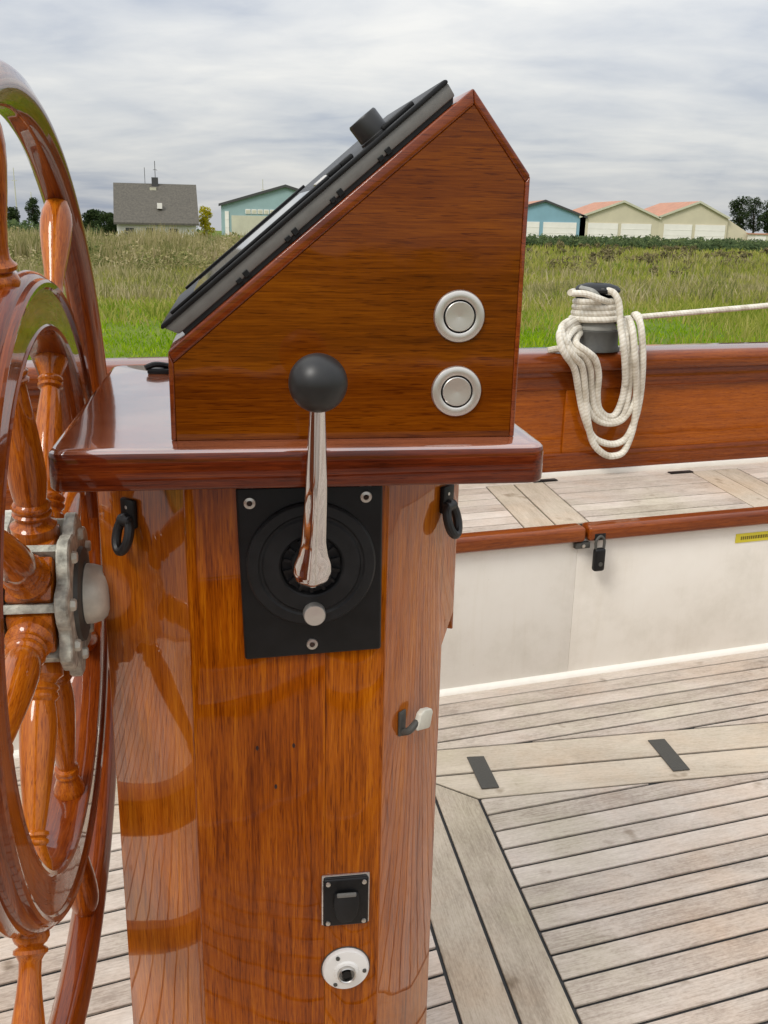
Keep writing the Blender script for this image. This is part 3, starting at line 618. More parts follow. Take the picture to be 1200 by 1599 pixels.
# ------------------------------------------------------------------ chart plotter on the sloping board
a, b = Vector(P5[1]), Vector(P5[2]); du = (b-a).normalized(); dn = Vector((-du.y, du.x))
XL, XN = Vector((du.x, 0, du.y)), Vector((dn.x, 0, dn.y))    # in pedestal axes: up the slope / out of the slope
MPL = PED @ frame((a.x, 0, a.y), XL, Vector((0, 1, 0)), XN)   # x up slope, y athwart, z out
cp = thing('chart_plotter', 'black marine chart plotter with grey sides mounted on the sloping box top', 'chart plotter', MPL)
def slope(px, t=0.706):
    s_, z_ = st(*px, t); v = Vector((s_, z_))-a; return v.dot(du), v.dot(dn)
x0, h0 = slope((281, 527)); x1, h1 = slope((713, 150)); _, htop = slope((690, 128)); xt, ht = slope((262, 499))
T0, T1 = 0.706, 0.955
hb = 0.0035; hf = ht-0.0005
MB().prism([(x0+0.001, hb), (x1, hb), (x1+0.001, hf-0.0024), (x0-0.004, hf-0.0024)], T0+0.0015, T1, lambda p, q, h: (p, h, q)).build('housing', M_GREY, cp, bevel=0.0012)
MB().prism([(x0+0.004, 0.0004), (x1-0.004, 0.0004), (x1-0.001, hb+0.0007), (x0+0.004, hb+0.0007)], T0+0.003, T1-0.002, lambda p, q, h: (p, h, q)).build('gasket', M_BLACKM, cp)
fr = MB()
xa, xb = x0-0.006, x1+0.0015
fr.prism([(xa+0.0010, hf-0.0026), (xb-0.0005, hf-0.0026), (xb, hf-0.0006), (xb-0.002, hf+0.0008), (xa+0.002, hf+0.0008), (xa, hf-0.001)], T0, T1+0.0015, lambda p, q, h: (p, h, q)).build('bezel', M_BLACK, cp, bevel=0.0009)
L_ = xb-xa
xs0, xs1 = slope((345, 425))[0], slope((497, 297))[0]
MB().box(xa+0.030, xs1, T0+0.012, T1-0.012, hf+0.0006, hf+0.0014).build('screen', M_SCREEN, cp)
for (q0, q1, yy0, yy1) in ((xa+0.012, xs1+0.012, T0+0.004, T0+0.0075), (xa+0.012, xs1+0.012, T1-0.0075, T1-0.004)):
    MB().box(q0, q1, yy0, yy1, hf+0.0006, hf+0.0032).build('screen_lip', M_BLACK, cp, bevel=0.0008)
for px in ((380, 432), (457, 367), (527, 305), (602, 240)):
    xq = slope(px)[0]
    for dx_ in (-0.004, 0.003):
        MB().box(xq+dx_-0.0022, xq+dx_+0.0022, T0+0.0005, T0+0.004, hb-0.0010, hb+0.0024+(0.0012 if dx_ > 0 else 0)).build('clip', M_BLACK, cp, bevel=0.0004, seg=1)
xk = slope((597, 214))[0]
MB().lathe([(0.0120, 0), (0.0120, 0.0015), (0.0114, 0.002), (0.0114, 0.0150), (0.0106, 0.0163), (0.0, 0.0166)], 36, lambda x, y, h: (xk+x, T0+0.022+y, hf+0.0008+h)).build('rotary_knob', M_BALL, cp)
for i, px in enumerate(((505, 283), (526, 266), (545, 250))):
    xq = slope(px)[0]
    MB().box(xq-0.0055, xq+0.0055, T0+0.008, T0+0.022, hf+0.0006, hf+0.0042).build('key', M_STEEL if i == 0 else M_BLACKM, cp, bevel=0.0012)
xq = slope((625, 185))[0]
MB().box(xq-0.012, xq+0.016, T0+0.010, T0+0.05, hf+0.0006, hf+0.0040).build('card_door', M_BLACKM, cp, bevel=0.0012)

# ------------------------------------------------------------------ engine control on the column front
ec = thing('engine_control', 'black engine control plate with chrome lever and black ball knob on the pedestal front', 'engine control', PED)
(sa, za_), (sb, zb_) = st(368, 762, TC-0.005), st(594, 1014, TC-0.005)
s2, z2 = st(383, 1031, TC-0.005)
MB().prism([(sa, za_), (sb-0.0005, za_+0.0008), (sb+0.0008, zb_), (s2, z2)], TC-0.0052, TC-0.0002, lambda p, q, h: (p, h, q)).build('base_plate', M_BLACK, ec, bevel=0.0022, seg=3)
sd_, zd_ = st(487, 882, TC-0.010)
cv = lambda x, y, h: (sd_+x, TC-0.0052-h, zd_+y)
MB().lathe([(0.0500, 0), (0.0500, 0.0050), (0.0485, 0.0066), (0.0415, 0.0072), (0.0400, 0.0060), (0.0385, 0.0060), (0.0370, 0.0074), (0.0255, 0.0082), (0.0240, 0.0072), (0.0225, 0.0030), (0.0, 0.0026)], 64, cv, caps=False).build('dial', M_BLACKM, ec, angle=25)
for k in range(14):
    an = 2*pi*k/14
    m = MB().box(-0.0012, 0.0012, 0.0030, 0.0068, 0.0155, 0.0222)
    m.v = [(sd_+x*cos(an)+z*sin(an), TC-0.0052-y, zd_-x*sin(an)+z*cos(an)) for x, y, z in m.v]
    m.build('serration', M_BLACK, ec)
sbz, zbz = st(497, 598, 0.632); T_BALL = 0.632
sl0, zl0 = st(488, 893, 0.690)
pA = Vector((sl0, 0.6915, zl0)); pB = Vector((sbz, T_BALL, zbz))
# boss the lever springs from
MB().lathe([(0.0145, 0.002), (0.0145, 0.0135), (0.0125, 0.0165), (0.0, 0.0175)], 32, lambda x, y, h: (sl0+x, TC-0.0052-h, zl0+y)).build('lever_boss', M_BLACKM, ec)
pts = []; rads = []
prof = [(-0.090, 0.0015), (-0.078, 0.0085), (-0.05, 0.0130), (0.0, 0.0152), (0.05, 0.0145), (0.10, 0.0118), (0.18, 0.0096), (0.35, 0.0084), (0.55, 0.0074), (0.75, 0.0062), (0.86, 0.0054), (0.97, 0.0046)]
bow = lambda k: Vector((0, -0.006*sin(pi*min(max(k, 0), 1)), 0))
mid_t = 0.662
def lp(k):
    # leaves the dial almost upright, then leans outwards clear of the cap edge
    q = pA.lerp(pB, k); yy = pA.y + (mid_t-0.010-pA.y)*min(1, max(0, k)/0.45) if k < 0.45 else (mid_t-0.010) + (pB.y-(mid_t-0.010))*((k-0.45)/0.55)
    return Vector((q.x, yy, q.z))
NL = 150; k0_, k1_ = prof[0][0], prof[-1][0]
ks = [k0_ + (k1_-k0_)*(i/NL)**1.5 for i in range(NL+1)]
def lerp_r(k):
    for (ka, ra), (kb, rb) in zip(prof[:-1], prof[1:]):
        if k <= kb: u_ = (k-ka)/(kb-ka); return ra+(rb-ra)*u_
    return prof[-1][1]
rr = [lerp_r(k) for k in ks]; pts = [lp(k) for k in ks]
for _ in range(14):
    rr = [rr[0]] + [(rr[i-1]+2*rr[i]+rr[i+1])/4 for i in range(1, NL)] + [rr[-1]]
for _ in range(120):
    pts = [pts[0]] + [(pts[i-1]+pts[i]*2+pts[i+1])/4 for i in range(1, NL)] + [pts[-1]]
MB().tube(pts, rr, 56, flat=0.6, ridge=0.35).build('lever_arm', M_CHROME, ec, angle=80)
bs = MB(); R_ = 0.0193
bs.lathe([(R_*sin(t), -R_*cos(t)) for t in [0.12+i*(pi-0.12)/28 for i in range(29)]], 48, lambda x, y, h: (sbz+x, T_BALL+y, zbz+h)); bs.build('ball_knob', M_BALL, ec, angle=80)
s_, z_ = st(492, 962, TC-0.020)
MB().lathe([(0.0078, 0.0), (0.0078, 0.006), (0.0088, 0.0065), (0.0088, 0.0135), (0.0080, 0.0148), (0.0, 0.0152)], 32, lambda x, y, h: (s_+x, TC-0.0052-h, z_+y)).build('release_button', M_STEEL, ec)
for px in ((390, 786), (572, 776), (488, 1006)):
    s_, z_ = st(*px, TC-0.006)
    sc_ = MB().lathe([(0.0048, 0.0), (0.0044, 0.0013), (0.0022, 0.0017), (0.0015, 0.0008), (0.0, 0.0006)], 20, lambda x, y, h: (s_+x, TC-0.0052-h, z_+y)).build('screw', M_SCREW, ec)
    MB().lathe([(0.0019, 0.0), (0.0019, 0.0011), (0, 0.0012)], 6, lambda x, y, h: (s_+x, TC-0.0061-h, z_+y)).build('screw_recess', M_HOLE, sc_)

# ------------------------------------------------------------------ sockets low on the column
s0_, z0_ = st(505, 1376, TC-0.004); s1_, z1_ = st(575, 1437, TC-0.004)
so = thing('flap_socket', 'small square black power socket with closed flap on the pedestal front', 'socket', PED)
sm_ = (s0_+s1_)/2; zm_ = (z0_+z1_)/2; hw = (s1_-s0_)/2; hh = abs(z1_-z0_)/2+0.002
MB().box(sm_-hw-0.0012, sm_+hw+0.0012, TC-0.0022, TC-0.0001, zm_-hh-0.001, zm_+hh+0.002).build('back_plate', M_CHROME, so, bevel=0.0008)
MB().box(sm_-hw, sm_+hw, TC-0.0062, TC-0.0018, zm_-hh, zm_+hh).build('face', M_BLACK, so, bevel=0.0025, seg=3)
fl = MB().prism([(-0.0105, 0.012), (0.0105, 0.012), (0.0115, 0.0), (0.009, -0.012), (0.0045, -0.0175), (-0.0045, -0.0175), (-0.009, -0.012), (-0.0115, 0.0)], TC-0.0098, TC-0.0058, lambda p, q, h: (sm_+p, h, zm_-0.001+q)).build('flap', M_BLACKM, so, bevel=0.0015)
MB().box(sm_-0.0085, sm_+0.0085, TC-0.0110, TC-0.0085, zm_+0.0085, zm_+0.0125).build('hinge_bar', M_GREY, so, bevel=0.001)
for dx_ in (-1, 1):
    for dz_ in (-1, 1):
        MB().lathe([(0.0023, 0), (0.0020, 0.0011), (0, 0.0014)], 12, lambda x, y, h: (sm_+dx_*(hw-0.0042)+x, TC-0.0061-h, zm_+dz_*(hh-0.0042)+y)).build('screw', M_SCREW, so)
sw, zw = st(541, 1517, TC-0.006)
ws = thing('round_socket', 'round white plug socket with three screws below the flap socket', 'socket', PED)
cv = lambda x, y, h: (sw+x, TC-0.0002-h, zw+y)
MB().lathe([(0.0222, 0), (0.0222, 0.0006), (0.0215, 0.0008)], 48, cv, caps=False).build('gasket_ring', M_WINCH, ws)
MB().lathe([(0.0212, 0.0), (0.0212, 0.0030), (0.0200, 0.0048), (0.0125, 0.0062), (0.0115, 0.0062), (0.0105, 0.0080), (0.0085, 0.0085), (0.0078, 0.0082)], 56, cv, caps=False).build('flange', M_PORC, ws)
MB().lathe([(0.0082, 0.0075), (0.0082, 0.0112), (0.0074, 0.0118), (0.0066, 0.0110), (0.0062, 0.0040), (0.0, 0.0038)], 36, cv, caps=False).build('collar', M_SCREW, ws)
MB().lathe([(0.0040, 0.0035), (0.0040, 0.0100), (0.0, 0.0102)], 20, cv).build('insert', M_BLACK, ws)
for an in (2.05, -0.05, -2.2):
    MB().lathe([(0.0020, 0.0042), (0.0018, 0.0066), (0, 0.0068)], 12, lambda x, y, h: cv(0.0165*cos(an)+x, 0.0165*sin(an)+y, h)).build('screw', M_WINCH, ws)

# ------------------------------------------------------------------ hooks and latch on the corner staves
def chamfer_frame(px, side):
    r2 = sqrt(0.5)
    nrm = (U*(side*r2) - W*r2); al = (U*r2 + W*(side*r2))      # outward normal / along the face to the right
    P0 = stp(SL, TC, 0) if side < 0 else stp(SR, TC, 0)
    P = at_plane(*px, nrm, P0.dot(nrm) )
    return frame(P, al, -nrm, ZU)      # x right along the face, -y out of the face
def hook(px, label, flip, sx):
    h = thing('lashing_eye', label, 'hook', chamfer_frame(px, flip) @ Matrix.Scale(0.86, 4), 'black eyes under the pedestal cap')
    MB().box(-0.0085, 0.0100, -0.0060, -0.0003, -0.006, 0.0215).build('back_plate', M_BLACK, h, bevel=0.0018)
    MB().lathe([(0.0042, -0.0085), (0.0055, -0.0070), (0.0055, 0.0070), (0.0042, 0.0085)], 18, lambda x, y, hh: (hh, -0.0068+x, 0.001+y)).build('barrel', M_BALL, h)
    n_ = 32
    MB().tube([(0.0082*sin(2*pi*k/n_), -0.0065-0.0045*(1-cos(2*pi*k/n_)), -0.0115+0.0150*cos(2*pi*k/n_)) for k in range(n_)], 0.0046, 10, closed=True).build('eye_ring', M_BALL, h)
    MB().lathe([(0.003, 0), (0.0026, 0.001), (0, 0.0013)], 12, lambda x, y, hh: (x, -0.0049-hh, 0.0135+y)).build('screw', M_SCREW, h)
    return h
hook((206, 812), 'black lashing eye screwed to the corner stave beside the wheel hub', -1, 1.0)
hook((693, 790), 'black lashing eye screwed to the corner stave facing the bench', 1, 1.0)
kf = chamfer_frame((632, 1122), 1)
kl = thing('latch_handle', 'small dull metal latch with bent tab on the pedestal corner', 'latch', kf)
MB().box(-0.0105, -0.0015, -0.0030, -0.0003, -0.0125, 0.0105).build('plate', M_WINCH, kl, bevel=0.001)
MB().tube(smooth_path([(-0.006, -0.002, -0.010), (-0.006, -0.009, -0.006), (-0.002, -0.012, -0.001), (0.003, -0.0125, 0.001)], 5), 0.0032, 10).build('arm', M_WINCH, kl)
tab = MB().prism([(-0.0035, -0.0050), (0.0145, -0.0100), (0.0165, -0.0085), (0.0200, 0.0040), (0.0180, 0.0075), (0.0070, 0.0105), (0.0020, 0.0085)], -0.0165, -0.0105, lambda p, q, h: (p, h, q))
tab.build('tab', M_NUT, kl, bevel=0.0018, seg=3)
# flaked chip in the varnish above the latch

# ================================================================== SHIP'S WHEEL
KW = 0.80/0.87; ZH = 1-(1-0.6615)*KW; TW = 0.80; SW = -0.1785*KW
MW = frame(stp(SW, TW, ZH), W*KW, ZU*KW, U*KW)               # x athwart (away), y up, z along the shaft to the pedestal
wh = thing('ships_wheel', 'large varnished wooden spoked steering wheel with metal hub beside the pedestal', 'wheel', MW)
def ring(prof, Rm, seg=128):
    return MB().lathe([(Rm+p, q) for p, q in prof], seg, lambda x, y, h: (x, y, h), closed=True)
ang = [i*2*pi/20 for i in range(20)]
# outer grab rim: oval section with two shallow reeds
prim = []
for t in [i*2*pi/28 for i in range(28)]:
    r_ = 0.0175*(1-0.045*(cos(6*t)))
    prim.append((r_*cos(t)*1.02, r_*sin(t)*0.98))
ring(prim, 0.4305, 160).build('grab_rim', M_RIM, wh, angle=60)
# inner felly: broad moulded ring
pf = [(-0.0250, -0.016), (-0.0250, 0.016), (-0.0235, 0.0195), (-0.0200, 0.0205), (-0.0185, 0.0190), (0.0110, 0.0190), (0.0125, 0.0215), (0.0165, 0.0225), (0.0190, 0.0205), (0.0200, 0.0165),
      (0.0225, 0.0150), (0.0255, 0.0110), (0.0265, 0.0060), (0.0245, 0.0020), (0.0245, -0.0020), (0.0265, -0.0060), (0.0255, -0.0110), (0.0225, -0.0150), (0.0200, -0.0165), (0.0190, -0.0205), (0.0165, -0.0225), (0.0125, -0.0215), (0.0110, -0.0190), (-0.0185, -0.0190), (-0.0200, -0.0205), (-0.0235, -0.0195)]
ring(pf, 0.2625, 144).build('felly', M_RIM, wh, angle=28)
# turned spokes, one mesh each (inner baluster / outer baluster share data)
inner = [(0.0, 0.060), (0.0195, 0.060), (0.0200, 0.074), (0.0150, 0.078), (0.0140, 0.081), (0.0165, 0.0835), (0.0170, 0.086), (0.0150, 0.088), (0.0165, 0.0905), (0.0170, 0.093), (0.0150, 0.0955), (0.0135, 0.097), (0.0145, 0.102), (0.0158, 0.112), (0.0162, 0.124), (0.0152, 0.142), (0.0132, 0.165), (0.0108, 0.188), (0.0090, 0.203),
         (0.0085, 0.2055), (0.0118, 0.207), (0.0122, 0.2095), (0.0098, 0.2115), (0.0118, 0.2135), (0.0120, 0.216), (0.0100, 0.218), (0.0120, 0.224), (0.0150, 0.232), (0.0160, 0.238), (0.0150, 0.242), (0, 0.242)]
outer = [(0.0, 0.286), (0.0145, 0.286), (0.0150, 0.290), (0.0130, 0.294), (0.0100, 0.2965), (0.0138, 0.299), (0.0140, 0.302), (0.0112, 0.3045), (0.0092, 0.308), (0.0090, 0.318), (0.0105, 0.335), (0.0135, 0.357), (0.0155, 0.375), (0.0162, 0.390), (0.0152, 0.402), (0.0125, 0.411), (0.0110, 0.416), (0, 0.416)]
me_i = MB().lathe(inner, 28, lambda x, y, h: (h, x, y)).mesh('spoke', M_SPK, angle=50)
me_o = MB().lathe(outer, 28, lambda x, y, h: (h, x, y)).mesh('handle', M_SPK, angle=50)
me_r = MB().box(0.022, 0.066, -0.0205, 0.0205, -0.0205, 0.0205).mesh('root', M_RIM, bevel=0.002)
bm_ = MB().box(0.022, 0.0645, -0.0200, 0.0200, -0.0195, 0.0195).mesh('spoke_root', M_SPK, bevel=0.003)
for k in range(8):
    th = radians(90 - (-11 + 45*k))
    Rk = Matrix.Rotation(th, 4, 'Z')
    sp = link('spoke', me_i, wh, Rk)
    link('spoke_root', bm_, sp)
    link('handle', me_o, wh, Rk)
    # cheek fins of the cast hub between the roots
    th2 = th + radians(22.5)
    fin = MB().prism([(0.012, -0.004), (0.055, -0.0025), (0.070, -0.004), (0.070, 0.004), (0.055, 0.0025), (0.012, 0.004)], -0.027, 0.027, lambda p, q, h: (p, q, h)).build('hub_fin', M_BRONZE, wh, bevel=0.0012)
    fin.matrix_basis = Matrix.Rotation(th2, 4, 'Z')
def rough_disc(r0, z0, z1, seed, teeth=0.0045):
    m = MB(); n = 96; rnd = random.Random(seed); rs = [r0 + teeth*mnoise.noise(Vector((cos(2*pi*k/n)*5, sin(2*pi*k/n)*5, seed)))*1.6 + 0.0055*cos(8*(2*pi*k/n)-8*radians(90+11-22.5)) for k in range(n)]
    prof = [(0.0, z0), (0.985, z0), (1.0, z0+0.0015), (1.0, z1-0.0015), (0.97, z1)]
    vs = [(0, 0, z0)]; fs = []
    for j, (q, z) in enumerate(prof[1:]):
        for k in range(n): vs.append((rs[k]*q*cos(2*pi*k/n), rs[k]*q*sin(2*pi*k/n), z))
    vs.append((0, 0, z1))
    for k in range(n): fs.append((0, 1+(k+1) % n, 1+k))
    for j in range(3):
        for k in range(n): fs.append((1+j*n+k, 1+j*n+(k+1) % n, 1+(j+1)*n+(k+1) % n, 1+(j+1)*n+k))
    for k in range(n): fs.append((1+3*n+k, 1+3*n+(k+1) % n, len(vs)-1))
    return m.add(vs, fs)
rough_disc(0.0690, 0.0225, 0.0335, 3).build('hub_flange', M_BRONZE, wh, angle=30)
rough_disc(0.0690, -0.0335, -0.0225, 9).build('hub_flange', M_BRONZE, wh, angle=30)
MB().lathe([(0.020, -0.034), (0.020, 0.034)], 28).build('hub_core', M_BRONZE, wh)
MB().lathe([(0.044, 0.0332), (0.043, 0.0372), (0.030, 0.0385), (0.030, 0.0392)], 40).build('hub_washer', M_WINCH, wh)
for k in range(8):
    th = radians(90 - (-11 + 22.5 + 45*k))
    MB().lathe([(0.0055, 0.0330), (0.0055, 0.0365), (0.0045, 0.0380), (0, 0.0383)], 6, lambda x, y, h: (0.0555*cos(th)+x, 0.0555*sin(th)+y, h)).build('hub_bolt', M_NUT, wh)
MB().lathe([(0.0245, 0.0340), (0.0275, 0.0348), (0.0280, 0.0400), (0.0275, 0.0455), (0.0255, 0.0520), (0.0215, 0.0572), (0.0165, 0.0598), (0.0110, 0.0605), (0.0, 0.0607)], 40).build('dome_nut', M_NUT, wh, angle=50)
# flange in which the shaft enters the pedestal

# ================================================================== WINCH AND ROPE
NW = 0.435
wx = (at_plane(926, 548, NB, N0+NW)-NB*N0).dot(B)
WIN = frame(MBENCH @ Vector((wx, NW, 0.682)), B, NB, ZU)
wn = thing('sheet_winch', 'dark grey sheet winch standing on the bulwark cap rail', 'winch', WIN)
MB().lathe([(0.066, 0), (0.066, 0.006), (0.062, 0.012), (0.060, 0.042), (0.061, 0.050), (0.056, 0.054)], 48).build('base', M_WINCH, wn)
MB().lathe([(0.056, 0.052), (0.056, 0.060), (0.050, 0.068), (0.0475, 0.080), (0.0475, 0.112), (0.050, 0.120)], 48, caps=False).build('drum', M_WINCHL, wn)
MB().lathe([(0.046, 0.118), (0.052, 0.124), (0.054, 0.132), (0.046, 0.136)], 48, caps=False).build('lower_jaw', M_BLACKM, wn)
MB().lathe([(0.046, 0.142), (0.056, 0.146), (0.057, 0.152), (0.050, 0.160), (0.030, 0.166), (0.014, 0.167), (0.012, 0.160), (0.0, 0.160)], 48, caps=False).build('upper_jaw', M_BLACKM, wn)
for k in range(10):
    an = 2*pi*k/10
    m = MB().box(0.030, 0.055, -0.004, 0.004, 0.152, 0.163); m.v = [(x*cos(an)-y*sin(an), x*sin(an)+y*cos(an), z-(x-0.03)*0.25) for x, y, z in m.v]
    m.build('jaw_rib', M_WINCH, wn, bevel=0.001)
arm = MB().tube(smooth_path([(-0.01, -0.055, 0.118), (-0.045, -0.058, 0.150), (-0.062, -0.02, 0.158)], 5), 0.006, 8, flat=0.6).build('feeder_arm', M_WINCHL, wn)
# the rope: one continuous thing with its turns, tail and coil
RR = 0.0088
rp = thing('white_rope', 'white braided rope wound on the winch with coils hanging over the bulwark', 'rope', frame(MBENCH.translation, B, NB, ZU))
def turn_pts(z, ph, n=40, r=0.0475+RR*0.9, dz=0.0): return [(wx+r*cos(2*pi*k/n+ph), NW+r*sin(2*pi*k/n+ph), 0.682+z+dz*k/n) for k in range(n+1)]
hel = []
for j, z in enumerate((0.070, 0.0845, 0.099, 0.1125)): hel += turn_pts(z, -0.6, 36, 0.0485+RR*0.9-0.001*j+(0.004 if j == 0 else 0), 0.0145)[:-1]
MB().tube(hel, RR*0.93, 10).build('drum_turns', M_ROPE, rp)
def bp(x, y, n): 
    P = at_plane(x, y, NB, N0+n)-NB*N0; return (P.dot(B), n, P.z)
# standing part leading forward, clear of the rail
MB().tube(smooth_path([bp(975, 498, NW+0.055), bp(1010, 494, NW+0.05), bp(1100, 486, NW+0.04), bp(1210, 476, NW+0.03), bp(1420, 455, NW+0.01), bp(1700, 430, NW)], 6), RR*0.86, 10).build('standing_part', M_ROPE, rp)
# self-tailing turn through the jaws
MB().tube(smooth_path([bp(894, 458, NW-0.045), bp(915, 459, NW-0.062), bp(935, 466, NW-0.066), bp(952, 472, NW-0.05), bp(966, 474, NW-0.02), bp(962, 466, NW+0.03), bp(930, 457, NW+0.055), bp(900, 455, NW+0.03), bp(891, 457, NW-0.02)], 7), RR*0.92, 10).build('jaw_turn', M_ROPE, rp)
# tail from the jaw down to the coil
MB().tube(smooth_path([bp(938, 452, NW-0.035), bp(958, 457, NW-0.06), bp(967, 475, NW-0.075), bp(969, 505, NW-0.085), bp(973, 535, NW-0.10), bp(976, 565, NW-0.095), bp(977, 600, NW-0.075)], 7), RR*0.95, 10).build('tail', M_ROPE, rp)
D0 = -0.062+0.40     # just clear of the cap rail edge
loops = [
 [(918, 502, .50), (903, 498, .45), (888, 502, .395), (877, 513, .352), (884, 537, .335), (899, 560, .350), (907, 590, .366), (914, 625, .372), (928, 652, .372), (950, 661, .372), (972, 655, .372), (989, 630, .371), (998, 600, .366), (1003, 560, .345), (1002, 520, .352), (997, 494, .38), (990, 492, .41)],
 [(920, 510, .50), (906, 506, .44), (893, 508, .395), (884, 522, .355), (893, 545, .340), (912, 555, .336), (922, 575, .350), (924, 610, .366), (930, 640, .37), (944, 655, .373), (960, 657, .374), (974, 645, .374), (982, 610, .368), (985, 560, .348), (983, 520, .356), (976, 500, .39)],
 [(918, 498, .49), (902, 500, .43), (886, 508, .375), (874, 522, .340), (880, 548, .325), (897, 575, .342), (904, 610, .360), (911, 645, .366), (925, 680, .368), (945, 692, .370), (965, 692, .370), (981, 680, .369), (994, 648, .368), (1001, 610, .362), (1004, 560, .338), (1001, 510, .348), (992, 490, .385)],
 [(922, 516, .50), (908, 512, .43), (893, 518, .370), (884, 538, .337), (896, 556, .328), (909, 572, .340), (914, 610, .356), (917, 650, .363), (926, 690, .365), (942, 708, .366), (958, 712, .366), (975, 704, .366), (988, 672, .366), (993, 640, .364), (994, 600, .356), (992, 555, .330), (988, 515, .342), (982, 498, .385)],
 [(922, 520, .50), (906, 520, .41), (900, 536, .345), (918, 550, .330), (930, 562, .334), (935, 585, .352), (933, 615, .366), (936, 638, .372), (948, 650, .375), (962, 646, .376), (974, 615, .370), (978, 575, .352), (978, 530, .345), (972, 502, .385)],
]
for lp_ in loops:
    P_ = [bp(x, y, n+0.0) for x, y, n in lp_]
    MB().tube(smooth_path(P_, 6), RR, 10).build('coil_loop', M_ROPE, rp)
MB().tube(smooth_path([bp(856, 548, .40), bp(872, 545, .39), bp(890, 546, .37), bp(905, 545, .38)], 5), RR, 10).build('rope_end', M_ROPE, rp)
MB().tube(smooth_path([bp(967, 552, .40), bp(973, 540, .41), bp(980, 530, .42), bp(988, 545, .43), bp(992, 551, .44)], 5), RR*0.8, 10).build('loose_bight', M_ROPE, rp)

# ================================================================== BACKGROUND
M_ROOF_G = plain('brown_grey_tiles', (0.098, 0.088, 0.070), 0.9, noise=0.3, scale=5.5)
M_WALLW = plain('white_wall', (0.72, 0.70, 0.65), 0.8, noise=0.05, scale=1)
M_BRICKD = plain('dark_metal', (0.05, 0.05, 0.05), 0.6)
M_TEAL = plain('teal_cladding', (0.27, 0.385, 0.39), 0.6, noise=0.08, scale=0.4)
M_BLUE = plain('blue_cladding', (0.21, 0.37, 0.45), 0.6, noise=0.08, scale=0.4)
M_TAN = plain('tan_cladding', (0.57, 0.51, 0.37), 0.7, noise=0.07, scale=0.4)
M_TERRA = plain('terracotta_roof', (0.43, 0.21, 0.13), 0.85, noise=0.18, scale=0.6)
M_DOOR = plain('white_door', (0.80, 0.76, 0.70), 0.6, noise=0.05, scale=0.6)
M_PALE = plain('pale_panel', (0.52, 0.50, 0.38), 0.7, noise=0.1, scale=0.7)
M_GLASS = plain('dark_pane', (0.06, 0.07, 0.08), 0.15)
def fx(px, dist): return far(px, 345, dist).x
def fz(px, py, dist): return far(px, py, dist).z
# --- the house whose long roof shows over the weeds
HD = 92
hx0, hx1 = fx(180, HD), fx(310, HD); hz0, hz1 = fz(245, 346, HD), fz(245, 285, HD)
ho = thing('house', 'low white house under a big grey brown tiled roof beyond the weeds', 'house', Matrix.Translation(((hx0+hx1)/2, HD, GZ)) @ Matrix.Rotation(-atan2((hx0+hx1)/2, HD), 4, 'Z'))
hw_ = (hx1-hx0)/2; e_ = hz0-GZ; rg = hz1-GZ
MB().box(-hw_+0.25, hw_-0.25, 0.4, 7.6, -0.1, e_).build('wall', M_WALLW, ho)
MB().prism([(-0.05, e_-0.12), (4.0, rg), (8.05, e_-0.12), (8.05, e_-0.3), (4.0, rg-0.22), (-0.05, e_-0.3)], -hw_, hw_, lambda p, q, h: (h, p, q)).build('roof', M_ROOF_G, ho)
ch = MB().box(-0.3, 0.3, 3.7, 4.3, rg-0.3, rg+0.55).build('chimney', M_BRICKD, ho); ch.location = (0.0, 0, 0)
MB().tube([(0.05, 4.0, rg+0.5), (0.05, 4.0, rg+2.0)], 0.03, 6).build('aerial', M_BRICKD, ho)
MB().tube([(0.05, 3.7, rg+1.75), (0.05, 4.5, rg+1.75)], 0.02, 6).build('aerial', M_BRICKD, ho)
MB().tube([(-0.12, 3.8, rg+1.2), (0.02, 4.0, rg+1.25), (0.25, 4.1, rg+1.2)], 0.02, 6).build('aerial', M_BRICKD, ho)
MB().tube([(-0.9, 4.0, rg), (-0.9, 4.0, rg+1.4)], 0.025, 6).build('aerial', M_BRICKD, ho)
rw = MB().box(0.10, 0.55, 1.05, 1.5, e_+1.12, e_+1.62).build('roof_light', M_DOOR, ho)
MB().box(-0.5, 0.1, 3.3, 3.5, rg-0.75, rg-0.35).build('vent', M_PALE, ho)
for xw in (-2.4, -0.6, 1.5):
    wv_ = MB().box(xw-0.45, xw+0.45, 0.37, 0.41, 0.7, e_-0.5).build('window', M_DOOR, ho); MB().box(xw-0.38, xw+0.38, 0.355, 0.375, 0.78, e_-0.58).build('pane', M_GLASS, wv_)
